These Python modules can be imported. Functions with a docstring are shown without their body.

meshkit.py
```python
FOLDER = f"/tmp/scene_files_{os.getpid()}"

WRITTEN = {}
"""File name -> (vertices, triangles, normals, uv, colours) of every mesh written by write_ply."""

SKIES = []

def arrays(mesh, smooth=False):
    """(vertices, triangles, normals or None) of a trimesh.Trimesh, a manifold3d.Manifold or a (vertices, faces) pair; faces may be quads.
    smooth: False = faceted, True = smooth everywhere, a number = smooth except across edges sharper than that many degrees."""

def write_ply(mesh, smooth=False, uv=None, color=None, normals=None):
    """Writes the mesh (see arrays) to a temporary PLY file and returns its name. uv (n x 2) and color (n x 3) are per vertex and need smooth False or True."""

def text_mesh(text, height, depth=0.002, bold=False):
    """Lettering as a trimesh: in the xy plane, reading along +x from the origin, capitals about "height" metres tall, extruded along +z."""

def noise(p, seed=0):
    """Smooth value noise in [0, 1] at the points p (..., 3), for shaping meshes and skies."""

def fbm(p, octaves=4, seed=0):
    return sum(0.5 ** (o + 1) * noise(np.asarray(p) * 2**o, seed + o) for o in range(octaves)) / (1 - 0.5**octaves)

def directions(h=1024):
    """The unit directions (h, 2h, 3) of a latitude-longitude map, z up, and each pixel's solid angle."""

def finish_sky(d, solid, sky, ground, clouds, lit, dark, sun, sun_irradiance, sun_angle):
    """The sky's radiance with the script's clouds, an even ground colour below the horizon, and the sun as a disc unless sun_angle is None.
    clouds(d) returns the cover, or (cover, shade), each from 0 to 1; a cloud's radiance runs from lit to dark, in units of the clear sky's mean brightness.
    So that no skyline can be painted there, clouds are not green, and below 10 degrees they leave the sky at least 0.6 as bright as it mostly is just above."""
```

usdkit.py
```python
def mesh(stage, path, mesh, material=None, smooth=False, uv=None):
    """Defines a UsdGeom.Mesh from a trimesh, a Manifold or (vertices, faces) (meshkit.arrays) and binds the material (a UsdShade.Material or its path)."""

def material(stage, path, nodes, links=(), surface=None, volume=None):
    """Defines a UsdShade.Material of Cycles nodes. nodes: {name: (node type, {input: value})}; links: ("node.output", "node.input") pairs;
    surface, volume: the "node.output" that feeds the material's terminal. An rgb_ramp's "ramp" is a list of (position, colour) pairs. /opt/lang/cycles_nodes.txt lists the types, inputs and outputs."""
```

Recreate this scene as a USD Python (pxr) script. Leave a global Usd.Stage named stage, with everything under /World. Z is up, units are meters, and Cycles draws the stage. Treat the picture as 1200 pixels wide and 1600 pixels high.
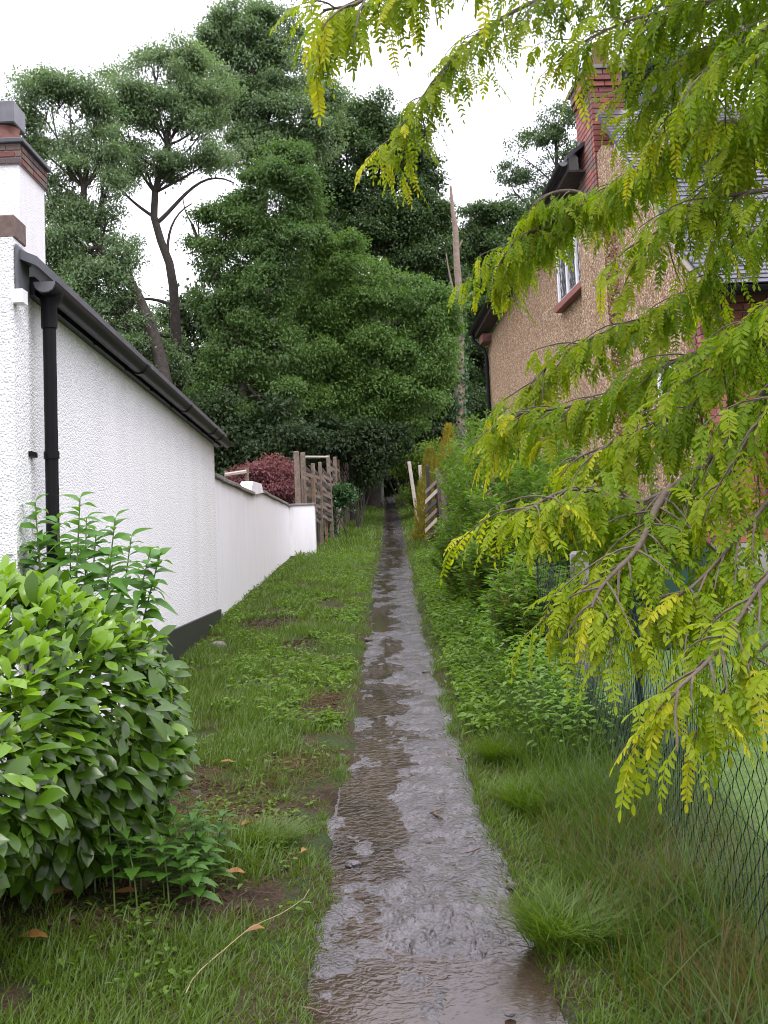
import math, numpy as np, trimesh, usdkit, meshkit
from pxr import Usd, UsdGeom, UsdLux, UsdShade, Sdf, Gf, Vt

# ------------------------------------------------------------------ camera, sky, sun, exposure
stage = Usd.Stage.CreateInMemory()
UsdGeom.SetStageUpAxis(stage, 'Z'); UsdGeom.SetStageMetersPerUnit(stage, 1.0)
UsdGeom.Xform.Define(stage, '/World'); UsdGeom.Scope.Define(stage, '/World/Looks')
stage.SetDefaultPrim(stage.GetPrimAtPath('/World'))
F = 1650.; PV = 706.; PITCH = math.radians(5); ROLL = .045; EYE = np.array([0, 0, 1.6])
EXPOSURE = 0.27
SUN_AZ = math.atan2(.45, -.75); SUN_EL = math.radians(52)
fwd = np.array([0, math.cos(PITCH), math.sin(PITCH)]); upv = np.array([0, -math.sin(PITCH), math.cos(PITCH)]); rgt = np.array([1., 0, 0])
CR = rgt * math.cos(ROLL) - upv * math.sin(ROLL); CU = upv * math.cos(ROLL) + rgt * math.sin(ROLL)
cam = UsdGeom.Camera.Define(stage, '/World/Camera')
cam.AddTransformOp().Set(Gf.Matrix4d(*CR, 0, *CU, 0, *(-fwd), 0, *EYE, 1))
cam.CreateHorizontalApertureAttr(36.0); cam.CreateVerticalApertureAttr(48.0)
cam.CreateFocalLengthAttr(36.0 * F / 1200); cam.CreateVerticalApertureOffsetAttr(-(800 - PV) / 1200 * 36.0)
cam.CreateClippingRangeAttr(Gf.Vec2f(.1, 2000)); cam.CreateExposureAttr(EXPOSURE)
SKY_STRENGTH = .15
usdkit.material(stage, '/World/Looks/overcast_sky', {
    'tc': ('texture_coordinate', {}), 'mp': ('mapping', {'scale': (1.2, 1.2, 3.0)}),
    'n': ('noise_texture', {'scale': 1.6, 'detail': 5.0, 'roughness': .55}),
    'r': ('rgb_ramp', {'ramp': [(0, (.93, .93, .93)), (.5, (.96, .96, .96)), (1, (1, 1, 1))]}),
    'cr': ('rgb_ramp', {'ramp': [(.25, (8.8, 8.5, 10.0)), (.5, (9.9, 9.6, 11.1)), (.75, (11.8, 11.5, 12.8))]}),
    's': ('sky_texture', {'sky_type': 'single_scattering', 'sun_disc': False, 'sun_elevation': SUN_EL, 'sun_rotation': SUN_AZ}),
    'm': ('mix', {}), 'xyz': ('separate_xyz', {}), 'zg': ('map_range', {'from_min': 0., 'from_max': 1., 'to_min': .62, 'to_max': 1.75, 'clamp': True}), 'gm': ('vector_math', {'math_type': 'scale'}), 'b': ('background_shader', {'strength': SKY_STRENGTH})},
    [('tc.generated', 'mp.vector'), ('mp.vector', 'n.vector'), ('n.fac', 'r.fac'), ('n.fac', 'cr.fac'), ('r.color', 'm.fac'), ('s.color', 'm.color1'), ('cr.color', 'm.color2'), ('tc.generated', 'xyz.vector'), ('xyz.z', 'zg.value'), ('m.color', 'gm.vector1'), ('zg.result', 'gm.scale'), ('gm.vector', 'b.color')],
    surface='b.background')
dome = UsdLux.DomeLight.Define(stage, '/World/sky'); dome.CreateIntensityAttr(1.0)
UsdShade.MaterialBindingAPI.Apply(dome.GetPrim()).Bind(UsdShade.Material.Get(stage, '/World/Looks/overcast_sky'))
dome.GetPrim().SetCustomDataByKey('kind', 'structure')
sun = UsdLux.DistantLight.Define(stage, '/World/sun')
sun.CreateIntensityAttr(.35); sun.CreateAngleAttr(14.0); sun.CreateColorAttr(Gf.Vec3f(1, .95, .88))
sun.GetPrim().CreateAttribute('inputs:normalize', Sdf.ValueTypeNames.Bool).Set(True)
sdir = np.array([math.sin(SUN_AZ) * math.cos(SUN_EL), math.cos(SUN_AZ) * math.cos(SUN_EL), math.sin(SUN_EL)])
zx = np.cross([0, 0, 1.], sdir); zx /= np.linalg.norm(zx); zy = np.cross(sdir, zx)
sun.AddTransformOp().Set(Gf.Matrix4d(*zx, 0, *zy, 0, *sdir, 0, 0, 0, 50, 1))

# ------------------------------------------------------------------ helpers
rng = np.random.default_rng(11)
def at(u, v, y):
    """the point at distance y up the lane that the photograph shows at pixel (u, v) of 1200 x 1600"""
    d = fwd + (u - 600) / F * CR + (PV - v) / F * CU
    return EYE + d * (y / d[1])
def pix(p):
    q = np.asarray(p, float) - EYE; w = q @ fwd
    return np.stack([600 + F * (q @ CR) / w, PV - F * (q @ CU) / w, w], -1)
def prof(y):
    y = np.asarray(y, float)
    return np.where(y < 22, .055 * y, .055 * 22 + .055 * (y - 22) + .0009 * np.clip(y - 22, 0, 35) ** 2 + np.where(y > 57, .063 * (y - 57), 0))
PATH = np.array([(-8, .05, .41), (2, .06, .45), (3.3, .07, .44), (6.1, .03, .385), (9, .03, .375), (14, .03, .375), (20, .07, .39), (28, .14, .42), (36, .2, .40), (45, .2, .38), (54, .1, .4), (58, .1, .4), (64, -.2, .4)])
def path_c(y): return np.interp(y, PATH[:, 0], PATH[:, 1])
def path_h(y): return np.interp(y, PATH[:, 0], PATH[:, 2])
def unit(a): a = np.asarray(a, float); return a / np.maximum(np.linalg.norm(a, axis=-1, keepdims=True), 1e-9)
def sst(a, b, x): t = np.clip((np.asarray(x, float) - a) / (b - a), 0, 1); return t * t * (3 - 2 * t)
def ground_z(x, y):
    x = np.asarray(x, float); y = np.asarray(y, float)
    z = prof(y); dx = x - path_c(y); h = path_h(y)
    wv = .07 * (meshkit.noise(np.stack([np.sign(dx) * 5, y * 1.9, 0 * y], -1), 17) - .5) + .05 * (meshkit.noise(np.stack([np.sign(dx) * 5, y * 6.5, 0 * y], -1), 18) - .5)
    edge = sst(h - .16, h - .01, np.abs(dx) + wv)
    z = z - .07 * (1 - edge) + edge * .022
    z = z + .09 * sst(.5, 1.2, dx) * sst(2, 9, y) + .05 * sst(.45, 1.1, -dx)
    z = z + .035 * (meshkit.noise(np.stack([x * 2.2, y * 2.2, 0 * x], -1), 3) - .5) * edge
    z = z + sst(60, 140, y) * 8 + sst(8, 60, np.abs(x)) * sst(20, 60, y) * 3
    return z

used = {}
def path_for(name, parent=None):
    base = (parent.GetPath().pathString if parent is not None else '/World') + '/' + name
    n = used.get(base, 0); used[base] = n + 1
    return base if n == 0 else f'{base}_{n:03d}'
def tag(p, label=None, cat=None, group=None, kind=None):
    for k, v in (('label', label), ('category', cat), ('group', group), ('kind', kind)):
        if v: p.SetCustomDataByKey(k, v)
    return p
def obj(name, mesh, mat, parent=None, smooth=False, **kw):
    m = usdkit.mesh(stage, path_for(name, parent), mesh, M[mat], smooth)
    return tag(m.GetPrim(), **kw)
def thing(name, label, cat, group=None, loc=(0, 0, 0)):
    x = UsdGeom.Xform.Define(stage, path_for(name))
    if any(loc): x.AddTranslateOp().Set(Gf.Vec3d(*map(float, loc)))
    return tag(x.GetPrim(), label, cat, group)
class MB:
    """collects pieces that become one mesh"""
    def __init__(s): s.v = []; s.f = []; s.n = 0
    def add(s, v, f):
        v = np.asarray(v, float).reshape(-1, 3); f = np.asarray(f, int)
        if f.shape[1] == 4: f = np.vstack([f[:, [0, 1, 2]], f[:, [0, 2, 3]]])
        s.v.append(v); s.f.append(f + s.n); s.n += len(v); return s
    def addm(s, m): return s.add(*m)
    def get(s): return np.vstack(s.v), np.vstack(s.f)
BF = np.array([[0, 3, 2, 1], [4, 5, 6, 7], [0, 1, 5, 4], [1, 2, 6, 5], [2, 3, 7, 6], [3, 0, 4, 7]])
def box(x0, x1, y0, y1, z0, z1, jit=0):
    v = np.array([[x0, y0, z0], [x1, y0, z0], [x1, y1, z0], [x0, y1, z0], [x0, y0, z1], [x1, y0, z1], [x1, y1, z1], [x0, y1, z1]], float)
    if jit: v = v + rng.uniform(-jit, jit, v.shape)
    f = np.vstack([BF[:, [0, 1, 2]], BF[:, [0, 2, 3]]])
    return v, f
def bevel_box(x0, x1, y0, y1, z0, z1, b=.004):
    m = []
    for sx in (x0, x1):
        for sy in (y0, y1):
            for sz in (z0, z1):
                ix, iy, iz = (b if sx == x0 else -b), (b if sy == y0 else -b), (b if sz == z0 else -b)
                m += [(sx, sy + iy, sz + iz), (sx + ix, sy, sz + iz), (sx + ix, sy + iy, sz)]
    h = trimesh.convex.convex_hull(np.array(m)); return np.array(h.vertices), np.array(h.faces)
def frame(v, o, ex, ey, ez=(0, 0, 1)):
    v = np.asarray(v); return np.asarray(o) + v[:, :1] * np.asarray(ex) + v[:, 1:2] * np.asarray(ey) + v[:, 2:] * np.asarray(ez)
def tube(pts, rad, n=7, cap=True):
    p = np.asarray(pts, float); k = len(p); rad = np.broadcast_to(np.asarray(rad, float), k)
    t = unit(np.gradient(p, axis=0)); ref = np.array([.13, .31, .94]) if abs(t[0][2]) < .8 else np.array([1., .2, .1])
    a = unit(np.cross(t, ref)); b = np.cross(t, a); th = np.arange(n) / n * 2 * np.pi
    v = (p[:, None] + rad[:, None, None] * (np.cos(th)[None, :, None] * a[:, None] + np.sin(th)[None, :, None] * b[:, None])).reshape(-1, 3)
    i = np.arange(k - 1)[:, None] * n; j = np.arange(n)[None]; j2 = (j + 1) % n
    q = np.stack([i + j, i + j2, i + n + j2, i + n + j], -1).reshape(-1, 4)
    f = np.vstack([q[:, [0, 1, 2]], q[:, [0, 2, 3]]])
    if cap:
        v = np.vstack([v, p[0], p[-1]]); jj = np.arange(n)
        f = np.vstack([f, np.stack([(jj + 1) % n, jj, np.full(n, k * n)], 1), np.stack([(k - 1) * n + jj, (k - 1) * n + (jj + 1) % n, np.full(n, k * n + 1)], 1)])
    return v, f
def spline(p, n):
    from scipy.interpolate import CubicSpline
    p = np.asarray(p, float); s = np.r_[0, np.cumsum(np.linalg.norm(np.diff(p, axis=0), axis=1))]
    return CubicSpline(s, p)(np.linspace(0, s[-1], n)) if len(p) > 2 else p[0] + (p[1] - p[0]) * np.linspace(0, 1, n)[:, None]
S6 = [(0, 0), (.28, .44), (.68, .38), (1, 0), (.68, -.38), (.28, -.44)]
def leaves(P, A, N, L, W, fold=.25, droop=.15, shape=S6):
    P = np.asarray(P, float); n = len(P); A = unit(A); S = unit(np.cross(A, N)); N = np.cross(S, A)
    L = np.broadcast_to(L, n)[:, None]; W = np.broadcast_to(W, n)[:, None]
    v = np.stack([P + A * L * t + S * W * s + N * (abs(s) * fold * W - droop * L * t * t) for t, s in shape], 1)
    k = len(shape); f = np.array([[0, j, j + 1] for j in range(1, k - 1)])
    return v.reshape(-1, 3), (np.arange(n)[:, None, None] * k + f[None]).reshape(-1, 3)
def leaf_fan4(P, A, N, L, W): return leaves(P, A, N, L, W, .25, .12, [(0, 0), (.45, .5), (1, 0), (.45, -.5)])
def big_leaf(P, A, N, L, W, fold=.18, droop=.25, st=7, widths=None, wave=0):
    """one broad leaf with a midrib crease, 3 points across st stations"""
    A = unit(A); S = unit(np.cross(A, N)); N = np.cross(S, A); t = np.linspace(0, 1, st)
    w = np.interp(t, [0, .12, .35, .6, .8, .93, 1], [.06, .42, .82, 1, .82, .42, .04]) if widths is None else widths
    v = []
    for i in range(st):
        c = P + A * L * (t[i] - .12 * t[i] ** 2 * droop) - N * droop * L * t[i] ** 2
        hw = W * .5 * w[i]; u = N * (fold * hw + wave * W * math.sin(i * 2.1))
        v += [c - S * hw + u, c, c + S * hw + u]
    f = []
    for i in range(st - 1):
        a = 3 * i; f += [[a, a + 1, a + 4], [a, a + 4, a + 3], [a + 1, a + 2, a + 5], [a + 1, a + 5, a + 4]]
    return np.array(v), np.array(f)
def blades(P, H, W, az, lean, bend):
    n = len(P); d = np.stack([np.cos(az), np.sin(az), 0 * az], 1); s = np.stack([-np.sin(az + .6), np.cos(az + .6), 0 * az], 1)
    v = []
    for t, w in ((0, 1), (.4, .85), (.75, .55), (1, 0)):
        c = P + d * (H * (lean * t + bend * t * t))[:, None] + np.array([0, 0, 1.]) * (H * (t - .35 * bend * t * t))[:, None]
        if w: v += [c - s * (W * w / 2)[:, None], c + s * (W * w / 2)[:, None]]
        else: v += [c]
    v = np.stack(v, 1); f = np.array([[0, 1, 3], [0, 3, 2], [2, 3, 5], [2, 5, 4], [4, 5, 6]])
    return v.reshape(-1, 3), (np.arange(n)[:, None, None] * 7 + f[None]).reshape(-1, 3)
def rand_dir(n):
    return unit(rng.normal(size=(n, 3)))

# ------------------------------------------------------------------ materials
M = {}
def mat(name, nodes, links, surface='p.BSDF'):
    M[name] = usdkit.material(stage, '/World/Looks/' + name, nodes, links, surface=surface)
def plain(name, c1, c2, scale=8., rough=.7, bump=0., bscale=40., spec=.5, dist=.01, detail=4.):
    nodes = {'g': ('geometry', {}), 'n': ('noise_texture', {'scale': scale, 'detail': detail, 'roughness': .6}), 'r': ('rgb_ramp', {'ramp': [(.3, c1), (.7, c2)]}),
             'p': ('principled_bsdf', {'roughness': rough, 'specular_ior_level': spec})}
    links = [('g.position', 'n.vector'), ('n.fac', 'r.fac'), ('r.color', 'p.base_color')]
    if bump:
        nodes |= {'n2': ('noise_texture', {'scale': bscale, 'detail': 4.}), 'b': ('bump', {'strength': bump, 'distance': dist})}
        links += [('g.position', 'n2.vector'), ('n2.fac', 'b.height'), ('b.normal', 'p.normal')]
    mat(name, nodes, links)
def leafmat(name, cols, rough=.45, spec=.5, trans=.3, clump=1.5, tr_gain=(1.25, 1.3, .6), bump=0):
    """per-leaf colour from the mesh island, varied in clumps; light passes through"""
    k = len(cols)
    nodes = {'g': ('geometry', {}), 'n': ('noise_texture', {'scale': clump, 'detail': 2.}), 'a': ('math', {'math_type': 'multiply_add', 'value2': .62, 'value3': -.02}),
             'c': ('math', {'math_type': 'multiply_add', 'value2': .55}), 'r': ('rgb_ramp', {'ramp': [(i / (k - 1), c) for i, c in enumerate(cols)]}),
             'h': ('mix', {'mix_type': 'multiply', 'fac': 1., 'color2': tr_gain}), 'p': ('principled_bsdf', {'roughness': rough, 'specular_ior_level': spec}), 't': ('translucent_bsdf', {}), 'x': ('mix_closure', {'fac': trans})}
    links = [('g.position', 'n.vector'), ('g.random_per_island', 'a.value1'), ('n.fac', 'c.value1'), ('a.value', 'c.value3'), ('c.value', 'r.fac'), ('r.color', 'p.base_color'), ('r.color', 'h.color1'), ('h.color', 't.color'), ('p.BSDF', 'x.closure1'), ('t.BSDF', 'x.closure2')]
    if bump:
        nodes |= {'n2': ('noise_texture', {'scale': 90.}), 'b': ('bump', {'strength': bump, 'distance': .004})}
        links += [('g.position', 'n2.vector'), ('n2.fac', 'b.height'), ('b.normal', 'p.normal')]
    mat(name, nodes, links, 'x.closure')
def render_mat(name, cols, cell, rough, bump, dist, stain=None):
    """pebble dash: each pebble a voronoi cell with its own colour, raised"""
    nodes = {'g': ('geometry', {}), 'v': ('voronoi_texture', {'scale': cell}), 'sc': ('separate_color', {}), 'r': ('rgb_ramp', {'ramp': cols}),
             'mps': ('mapping', {'scale': (2.2, 2.2, .5)}), 'n': ('noise_texture', {'scale': 1.3, 'detail': 6., 'roughness': .65}), 'sr': ('rgb_ramp', {'ramp': [(.3, stain or (1, 1, 1)), (.62, (1, 1, 1))]}),
             'm': ('mix', {'mix_type': 'multiply', 'fac': 1.}), 'i': ('math', {'math_type': 'multiply', 'value2': -1.}), 'n2': ('noise_texture', {'scale': cell * .35, 'detail': 3.}), 'ad': ('math', {'math_type': 'add'}),
             'b': ('bump', {'strength': bump, 'distance': dist}), 'p': ('principled_bsdf', {'roughness': rough})}
    links = [('g.position', 'v.vector'), ('v.color', 'sc.color'), ('sc.r', 'r.fac'), ('g.position', 'mps.vector'), ('mps.vector', 'n.vector'), ('n.fac', 'sr.fac'), ('r.color', 'm.color1'), ('sr.color', 'm.color2'), ('m.color', 'p.base_color'),
             ('v.distance', 'i.value1'), ('g.position', 'n2.vector'), ('i.value', 'ad.value1'), ('n2.fac', 'ad.value2'), ('ad.value', 'b.height'), ('b.normal', 'p.normal')]
    mat(name, nodes, links)
render_mat('white_roughcast', [(0, (.80, .80, .80)), (1, (.86, .86, .86))], 80., .65, .8, .010, (.92, .92, .905))
render_mat('brown_pebbledash', [(0, (.05, .027, .012)), (.25, (.165, .092, .040)), (.55, (.275, .168, .075)), (.82, (.39, .26, .125)), (1, (.68, .60, .48))], 56., .8, 1.0, .012, (.88, .86, .84))
mat('white_paint', {'g': ('geometry', {}), 'mp': ('mapping', {'scale': (3., 3., .45)}), 'n': ('noise_texture', {'scale': 2., 'detail': 6., 'roughness': .68}), 'r': ('rgb_ramp', {'ramp': [(.26, (.66, .66, .65)), (.42, (.75, .75, .765)), (.7, (.81, .81, .825))]}),
    'n2': ('noise_texture', {'scale': 40., 'detail': 4.}), 'b': ('bump', {'strength': .45, 'distance': .006}), 'p': ('principled_bsdf', {'roughness': .6})},
    [('g.position', 'mp.vector'), ('mp.vector', 'n.vector'), ('n.fac', 'r.fac'), ('r.color', 'p.base_color'), ('g.position', 'n2.vector'), ('n2.fac', 'b.height'), ('b.normal', 'p.normal')])
plain('black_paint', (.006, .006, .007), (.016, .016, .017), 9., .45, .3, 60., dist=.004)
plain('black_plastic', (.006, .006, .007), (.010, .010, .011), 3., .38, .05, 30., spec=.12)
plain('mortar', (.26, .23, .195), (.36, .32, .27), 25., .9, .4, 120., dist=.003)
for i, (a, b) in enumerate([((.19, .06, .045), (.27, .085, .06)), ((.22, .075, .055), (.31, .11, .08)), ((.13, .05, .042), (.20, .07, .058)), ((.25, .09, .07), (.34, .14, .105))]):
    plain(f'brick_{"abcd"[i]}', a, b, 30., .85, .35, 150., dist=.003)
for i, (a, b) in enumerate([((.10, .07, .06), (.16, .11, .09)), ((.13, .08, .06), (.2, .13, .10)), ((.07, .05, .05), (.12, .09, .09))]):
    plain(f'sooty_brick_{"abc"[i]}', a, b, 30., .85, .35, 150., dist=.003)
for i, (a, b) in enumerate([((.026, .025, .034), (.046, .043, .054)), ((.034, .031, .038), (.056, .050, .058)), ((.020, .021, .030), (.036, .036, .048))]):
    plain(f'roof_tile_{"abc"[i]}', a, b, 14., .34, .2, 70., dist=.003)
plain('stone_coping', (.12, .11, .10), (.24, .22, .20), 9., .85, .5, 50.)
plain('slate', (.05, .052, .06), (.085, .088, .10), 6., .4, .2, 40.)
plain('lead_sheet', (.07, .075, .08), (.11, .115, .125), 5., .5, .2, 12.)
plain('terracotta', (.12, .055, .04), (.22, .10, .075), 7., .8, .3, 40.)
plain('galvanised_steel', (.07, .07, .075), (.13, .13, .14), 5., .4, .1, 20., spec=.8)
plain('white_gloss', (.78, .78, .78), (.82, .82, .82), 4., .3)
plain('red_sill', (.14, .045, .035), (.2, .07, .05), 12., .5)
plain('corbel_clay', (.12, .05, .035), (.18, .08, .05), 12., .7)
plain('grey_render', (.20, .19, .175), (.30, .285, .26), 3., .9, .4, 60.)
plain('weathered_wood', (.10, .075, .055), (.22, .17, .125), 14., .85, .5, 60.)
plain('brown_wood', (.12, .07, .042), (.22, .14, .085), 14., .85, .5, 60.)
plain('dark_wood', (.02, .016, .014), (.05, .04, .034), 14., .8, .4, 60.)
plain('pale_wood', (.30, .26, .21), (.44, .39, .33), 14., .85, .4, 60.)
plain('cabinet_green', (.06, .12, .10), (.09, .16, .135), 4., .45)
plain('bin_green', (.006, .03, .018), (.01, .045, .028), 4., .4)
plain('bark', (.03, .025, .02), (.07, .058, .047), 9., .9, .8, 30., dist=.03)
plain('pale_bark', (.19, .145, .11), (.30, .23, .175), 6., .9, .7, 25., dist=.03)
plain('grey_bark', (.11, .115, .09), (.2, .2, .16), 6., .9, .7, 25., dist=.03)
plain('twig_bark', (.06, .042, .03), (.13, .10, .07), 30., .75, .4, 120.)
plain('green_stem', (.08, .13, .03), (.14, .20, .05), 30., .5)
plain('red_stem', (.12, .05, .03), (.2, .1, .05), 30., .6)
plain('wire_green', (.003, .010, .007), (.006, .016, .011), 20., .6, spec=.2)
plain('stone_brown', (.06, .05, .045), (.12, .10, .09), 30., .6, .4, 90.)
plain('dead_stick', (.08, .05, .035), (.17, .115, .08), 30., .5, .4, 90.)
plain('straw', (.24, .175, .085), (.36, .27, .14), 30., .7)
leafmat('laurel_leaf', [(0.03029, 0.07248, 0.004508), (0.05047, 0.1108, 0.006311), (0.0757, 0.1535, 0.008112), (0.111, 0.2003, 0.009016)], .28, .42, .16, 2.2, bump=.1)
leafmat('laurel_new_leaf', [(0.1144, 0.2258, 0.0128), (0.176, 0.307, 0.016), (0.2376, 0.3793, 0.0192)], .26, .5, .3, 3.)
leafmat('acacia_green', [(0.06986, 0.1252, 0.00252), (0.1398, 0.2243, 0.00378), (0.2196, 0.3236, 0.00567), (0.3093, 0.4175, 0.00882)], .48, .22, .46, 2.2)
leafmat('acacia_lime', [(0.1537, 0.2148, 0.00504), (0.2562, 0.3265, 0.00756), (0.3587, 0.4125, 0.01134)], .48, .22, .46, 2.2)
leafmat('acacia_gold', [(0.324, 0.3515, 0.012), (0.414, 0.399, 0.016), (0.486, 0.418, 0.022)], .48, .22, .46, 3.)
leafmat('ash_foliage', [(0.05105, 0.1064, 0.02625), (0.08818, 0.1615, 0.03937), (0.1276, 0.2185, 0.0525), (0.1856, 0.2851, 0.07383)], .5, .45, .3, .35)
leafmat('bright_foliage', [(0.05865, 0.1266, 0.0256), (0.09778, 0.1788, 0.03328), (0.1466, 0.2385, 0.04608), (0.1955, 0.2981, 0.06402)], .5, .4, .3, .35)
leafmat('oak_foliage', [(0.0315, 0.06653, 0.0183), (0.054, 0.1016, 0.02661), (0.081, 0.1386, 0.03659), (0.1125, 0.1756, 0.0499)], .45, .5, .25, .35)
leafmat('grey_foliage', [(0.08748, 0.1505, 0.06537), (0.14, 0.2185, 0.09412), (0.1925, 0.2792, 0.1255), (0.2624, 0.3519, 0.1622)], .42, .6, .28, .3)
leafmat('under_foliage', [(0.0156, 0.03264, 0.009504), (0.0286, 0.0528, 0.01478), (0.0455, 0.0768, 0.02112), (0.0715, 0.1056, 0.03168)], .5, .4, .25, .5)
leafmat('hedge_lime', [(.10, .17, .02), (.16, .25, .03), (.22, .30, .045)], .5, .4, .3, 1.)
leafmat('conifer_gold', [(.10, .12, .014), (.24, .20, .02), (.40, .27, .03), (.5, .28, .035)], .7, .3, .15, 1.2)
leafmat('purple_leaf', [(0.09, 0.032, 0.039), (0.18, 0.064, 0.072), (0.27, 0.12, 0.1125), (0.33, 0.208, 0.15)], .5, .4, .25, 3.)
leafmat('bush_leaf', [(0.0756, 0.1518, 0.016), (0.1188, 0.2226, 0.024), (0.1728, 0.2834, 0.032), (0.2268, 0.3441, 0.04)], .45, .45, .3, 1.4)
leafmat('shrub_leaf', [(0.066, 0.1785, 0.02), (0.099, 0.231, 0.024), (0.143, 0.294, 0.032)], .42, .45, .33, 3.)
leafmat('nettle_leaf', [(.05, .13, .014), (.075, .17, .018), (.11, .22, .024)], .5, .4, .28, 3.)
leafmat('weed_leaf', [(0.06807, 0.1388, 0.01152), (0.1089, 0.1922, 0.01498), (0.1633, 0.2561, 0.01958), (0.2314, 0.3201, 0.0288)], .5, .4, .3, 1.2)
leafmat('ivy_leaf', [(0.0234, 0.0715, 0.0182), (0.039, 0.104, 0.026), (0.065, 0.143, 0.039)], .35, .5, .15, 1.5)
leafmat('grass_blade', [(0.04737, 0.08905, 0.005419), (0.07612, 0.131, 0.007044), (0.1184, 0.1833, 0.009749), (0.1946, 0.2463, 0.01625)], .45, .45, .28, 1.3)
leafmat('long_grass', [(0.03338, 0.06805, 0.00675), (0.05564, 0.0972, 0.009904), (0.08903, 0.1361, 0.0153), (0.1669, 0.1847, 0.03375)], .5, .4, .28, 1.1)
leafmat('blue_grass', [(0.03315, 0.06324, 0.03468), (0.04972, 0.0867, 0.04692), (0.08288, 0.1224, 0.0714), (0.1658, 0.1683, 0.1122)], .5, .4, .2, 2.)
leafmat('dry_grass', [(0.0768, 0.04219, 0.0147), (0.1408, 0.08438, 0.0343), (0.2112, 0.1406, 0.0637), (0.2688, 0.1913, 0.098)], .6, .3, .2, 3.)
leafmat('lawn_grass', [(0.0828, 0.1617, 0.018), (0.1173, 0.2137, 0.022), (0.1656, 0.2714, 0.03)], .5, .4, .3, .8)
leafmat('fallen_leaf', [(.16, .07, .025), (.30, .15, .04), (.46, .27, .07), (.5, .34, .12)], .5, .4, .15, 9.)
leafmat('litter', [(.03, .018, .010), (.07, .04, .02), (.13, .075, .035), (.22, .13, .06)], .6, .3, .05, 9.)
leafmat('pink_flower', [(.42, .09, .26), (.55, .16, .38), (.62, .25, .45)], .6, .3, .3, 5.)
leafmat('seed_head', [(.36, .38, .24), (.48, .5, .36), (.58, .58, .46)], .6, .3, .2, 5.)
mat('soil', {'g': ('geometry', {}), 'n': ('noise_texture', {'scale': 2.6, 'detail': 6., 'roughness': .65}), 'r': ('rgb_ramp', {'ramp': [(.3, (.032, .021, .013)), (.47, (.062, .042, .025)), (.58, (.04, .06, .018)), (.72, (.045, .085, .02))]}),
             'n3': ('noise_texture', {'scale': 70., 'detail': 4.}), 'r3': ('rgb_ramp', {'ramp': [(.3, (.55, .55, .55)), (.7, (1.25, 1.25, 1.25))]}), 'm': ('mix', {'mix_type': 'multiply', 'fac': 1.}),
             'b': ('bump', {'strength': .9, 'distance': .02}), 'p': ('principled_bsdf', {'roughness': .9, 'specular_ior_level': .15})},
    [('g.position', 'n.vector'), ('g.position', 'n3.vector'), ('n.fac', 'r.fac'), ('n3.fac', 'r3.fac'), ('r.color', 'm.color1'), ('r3.color', 'm.color2'), ('m.color', 'p.base_color'), ('n3.fac', 'b.height'), ('b.normal', 'p.normal')])
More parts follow.
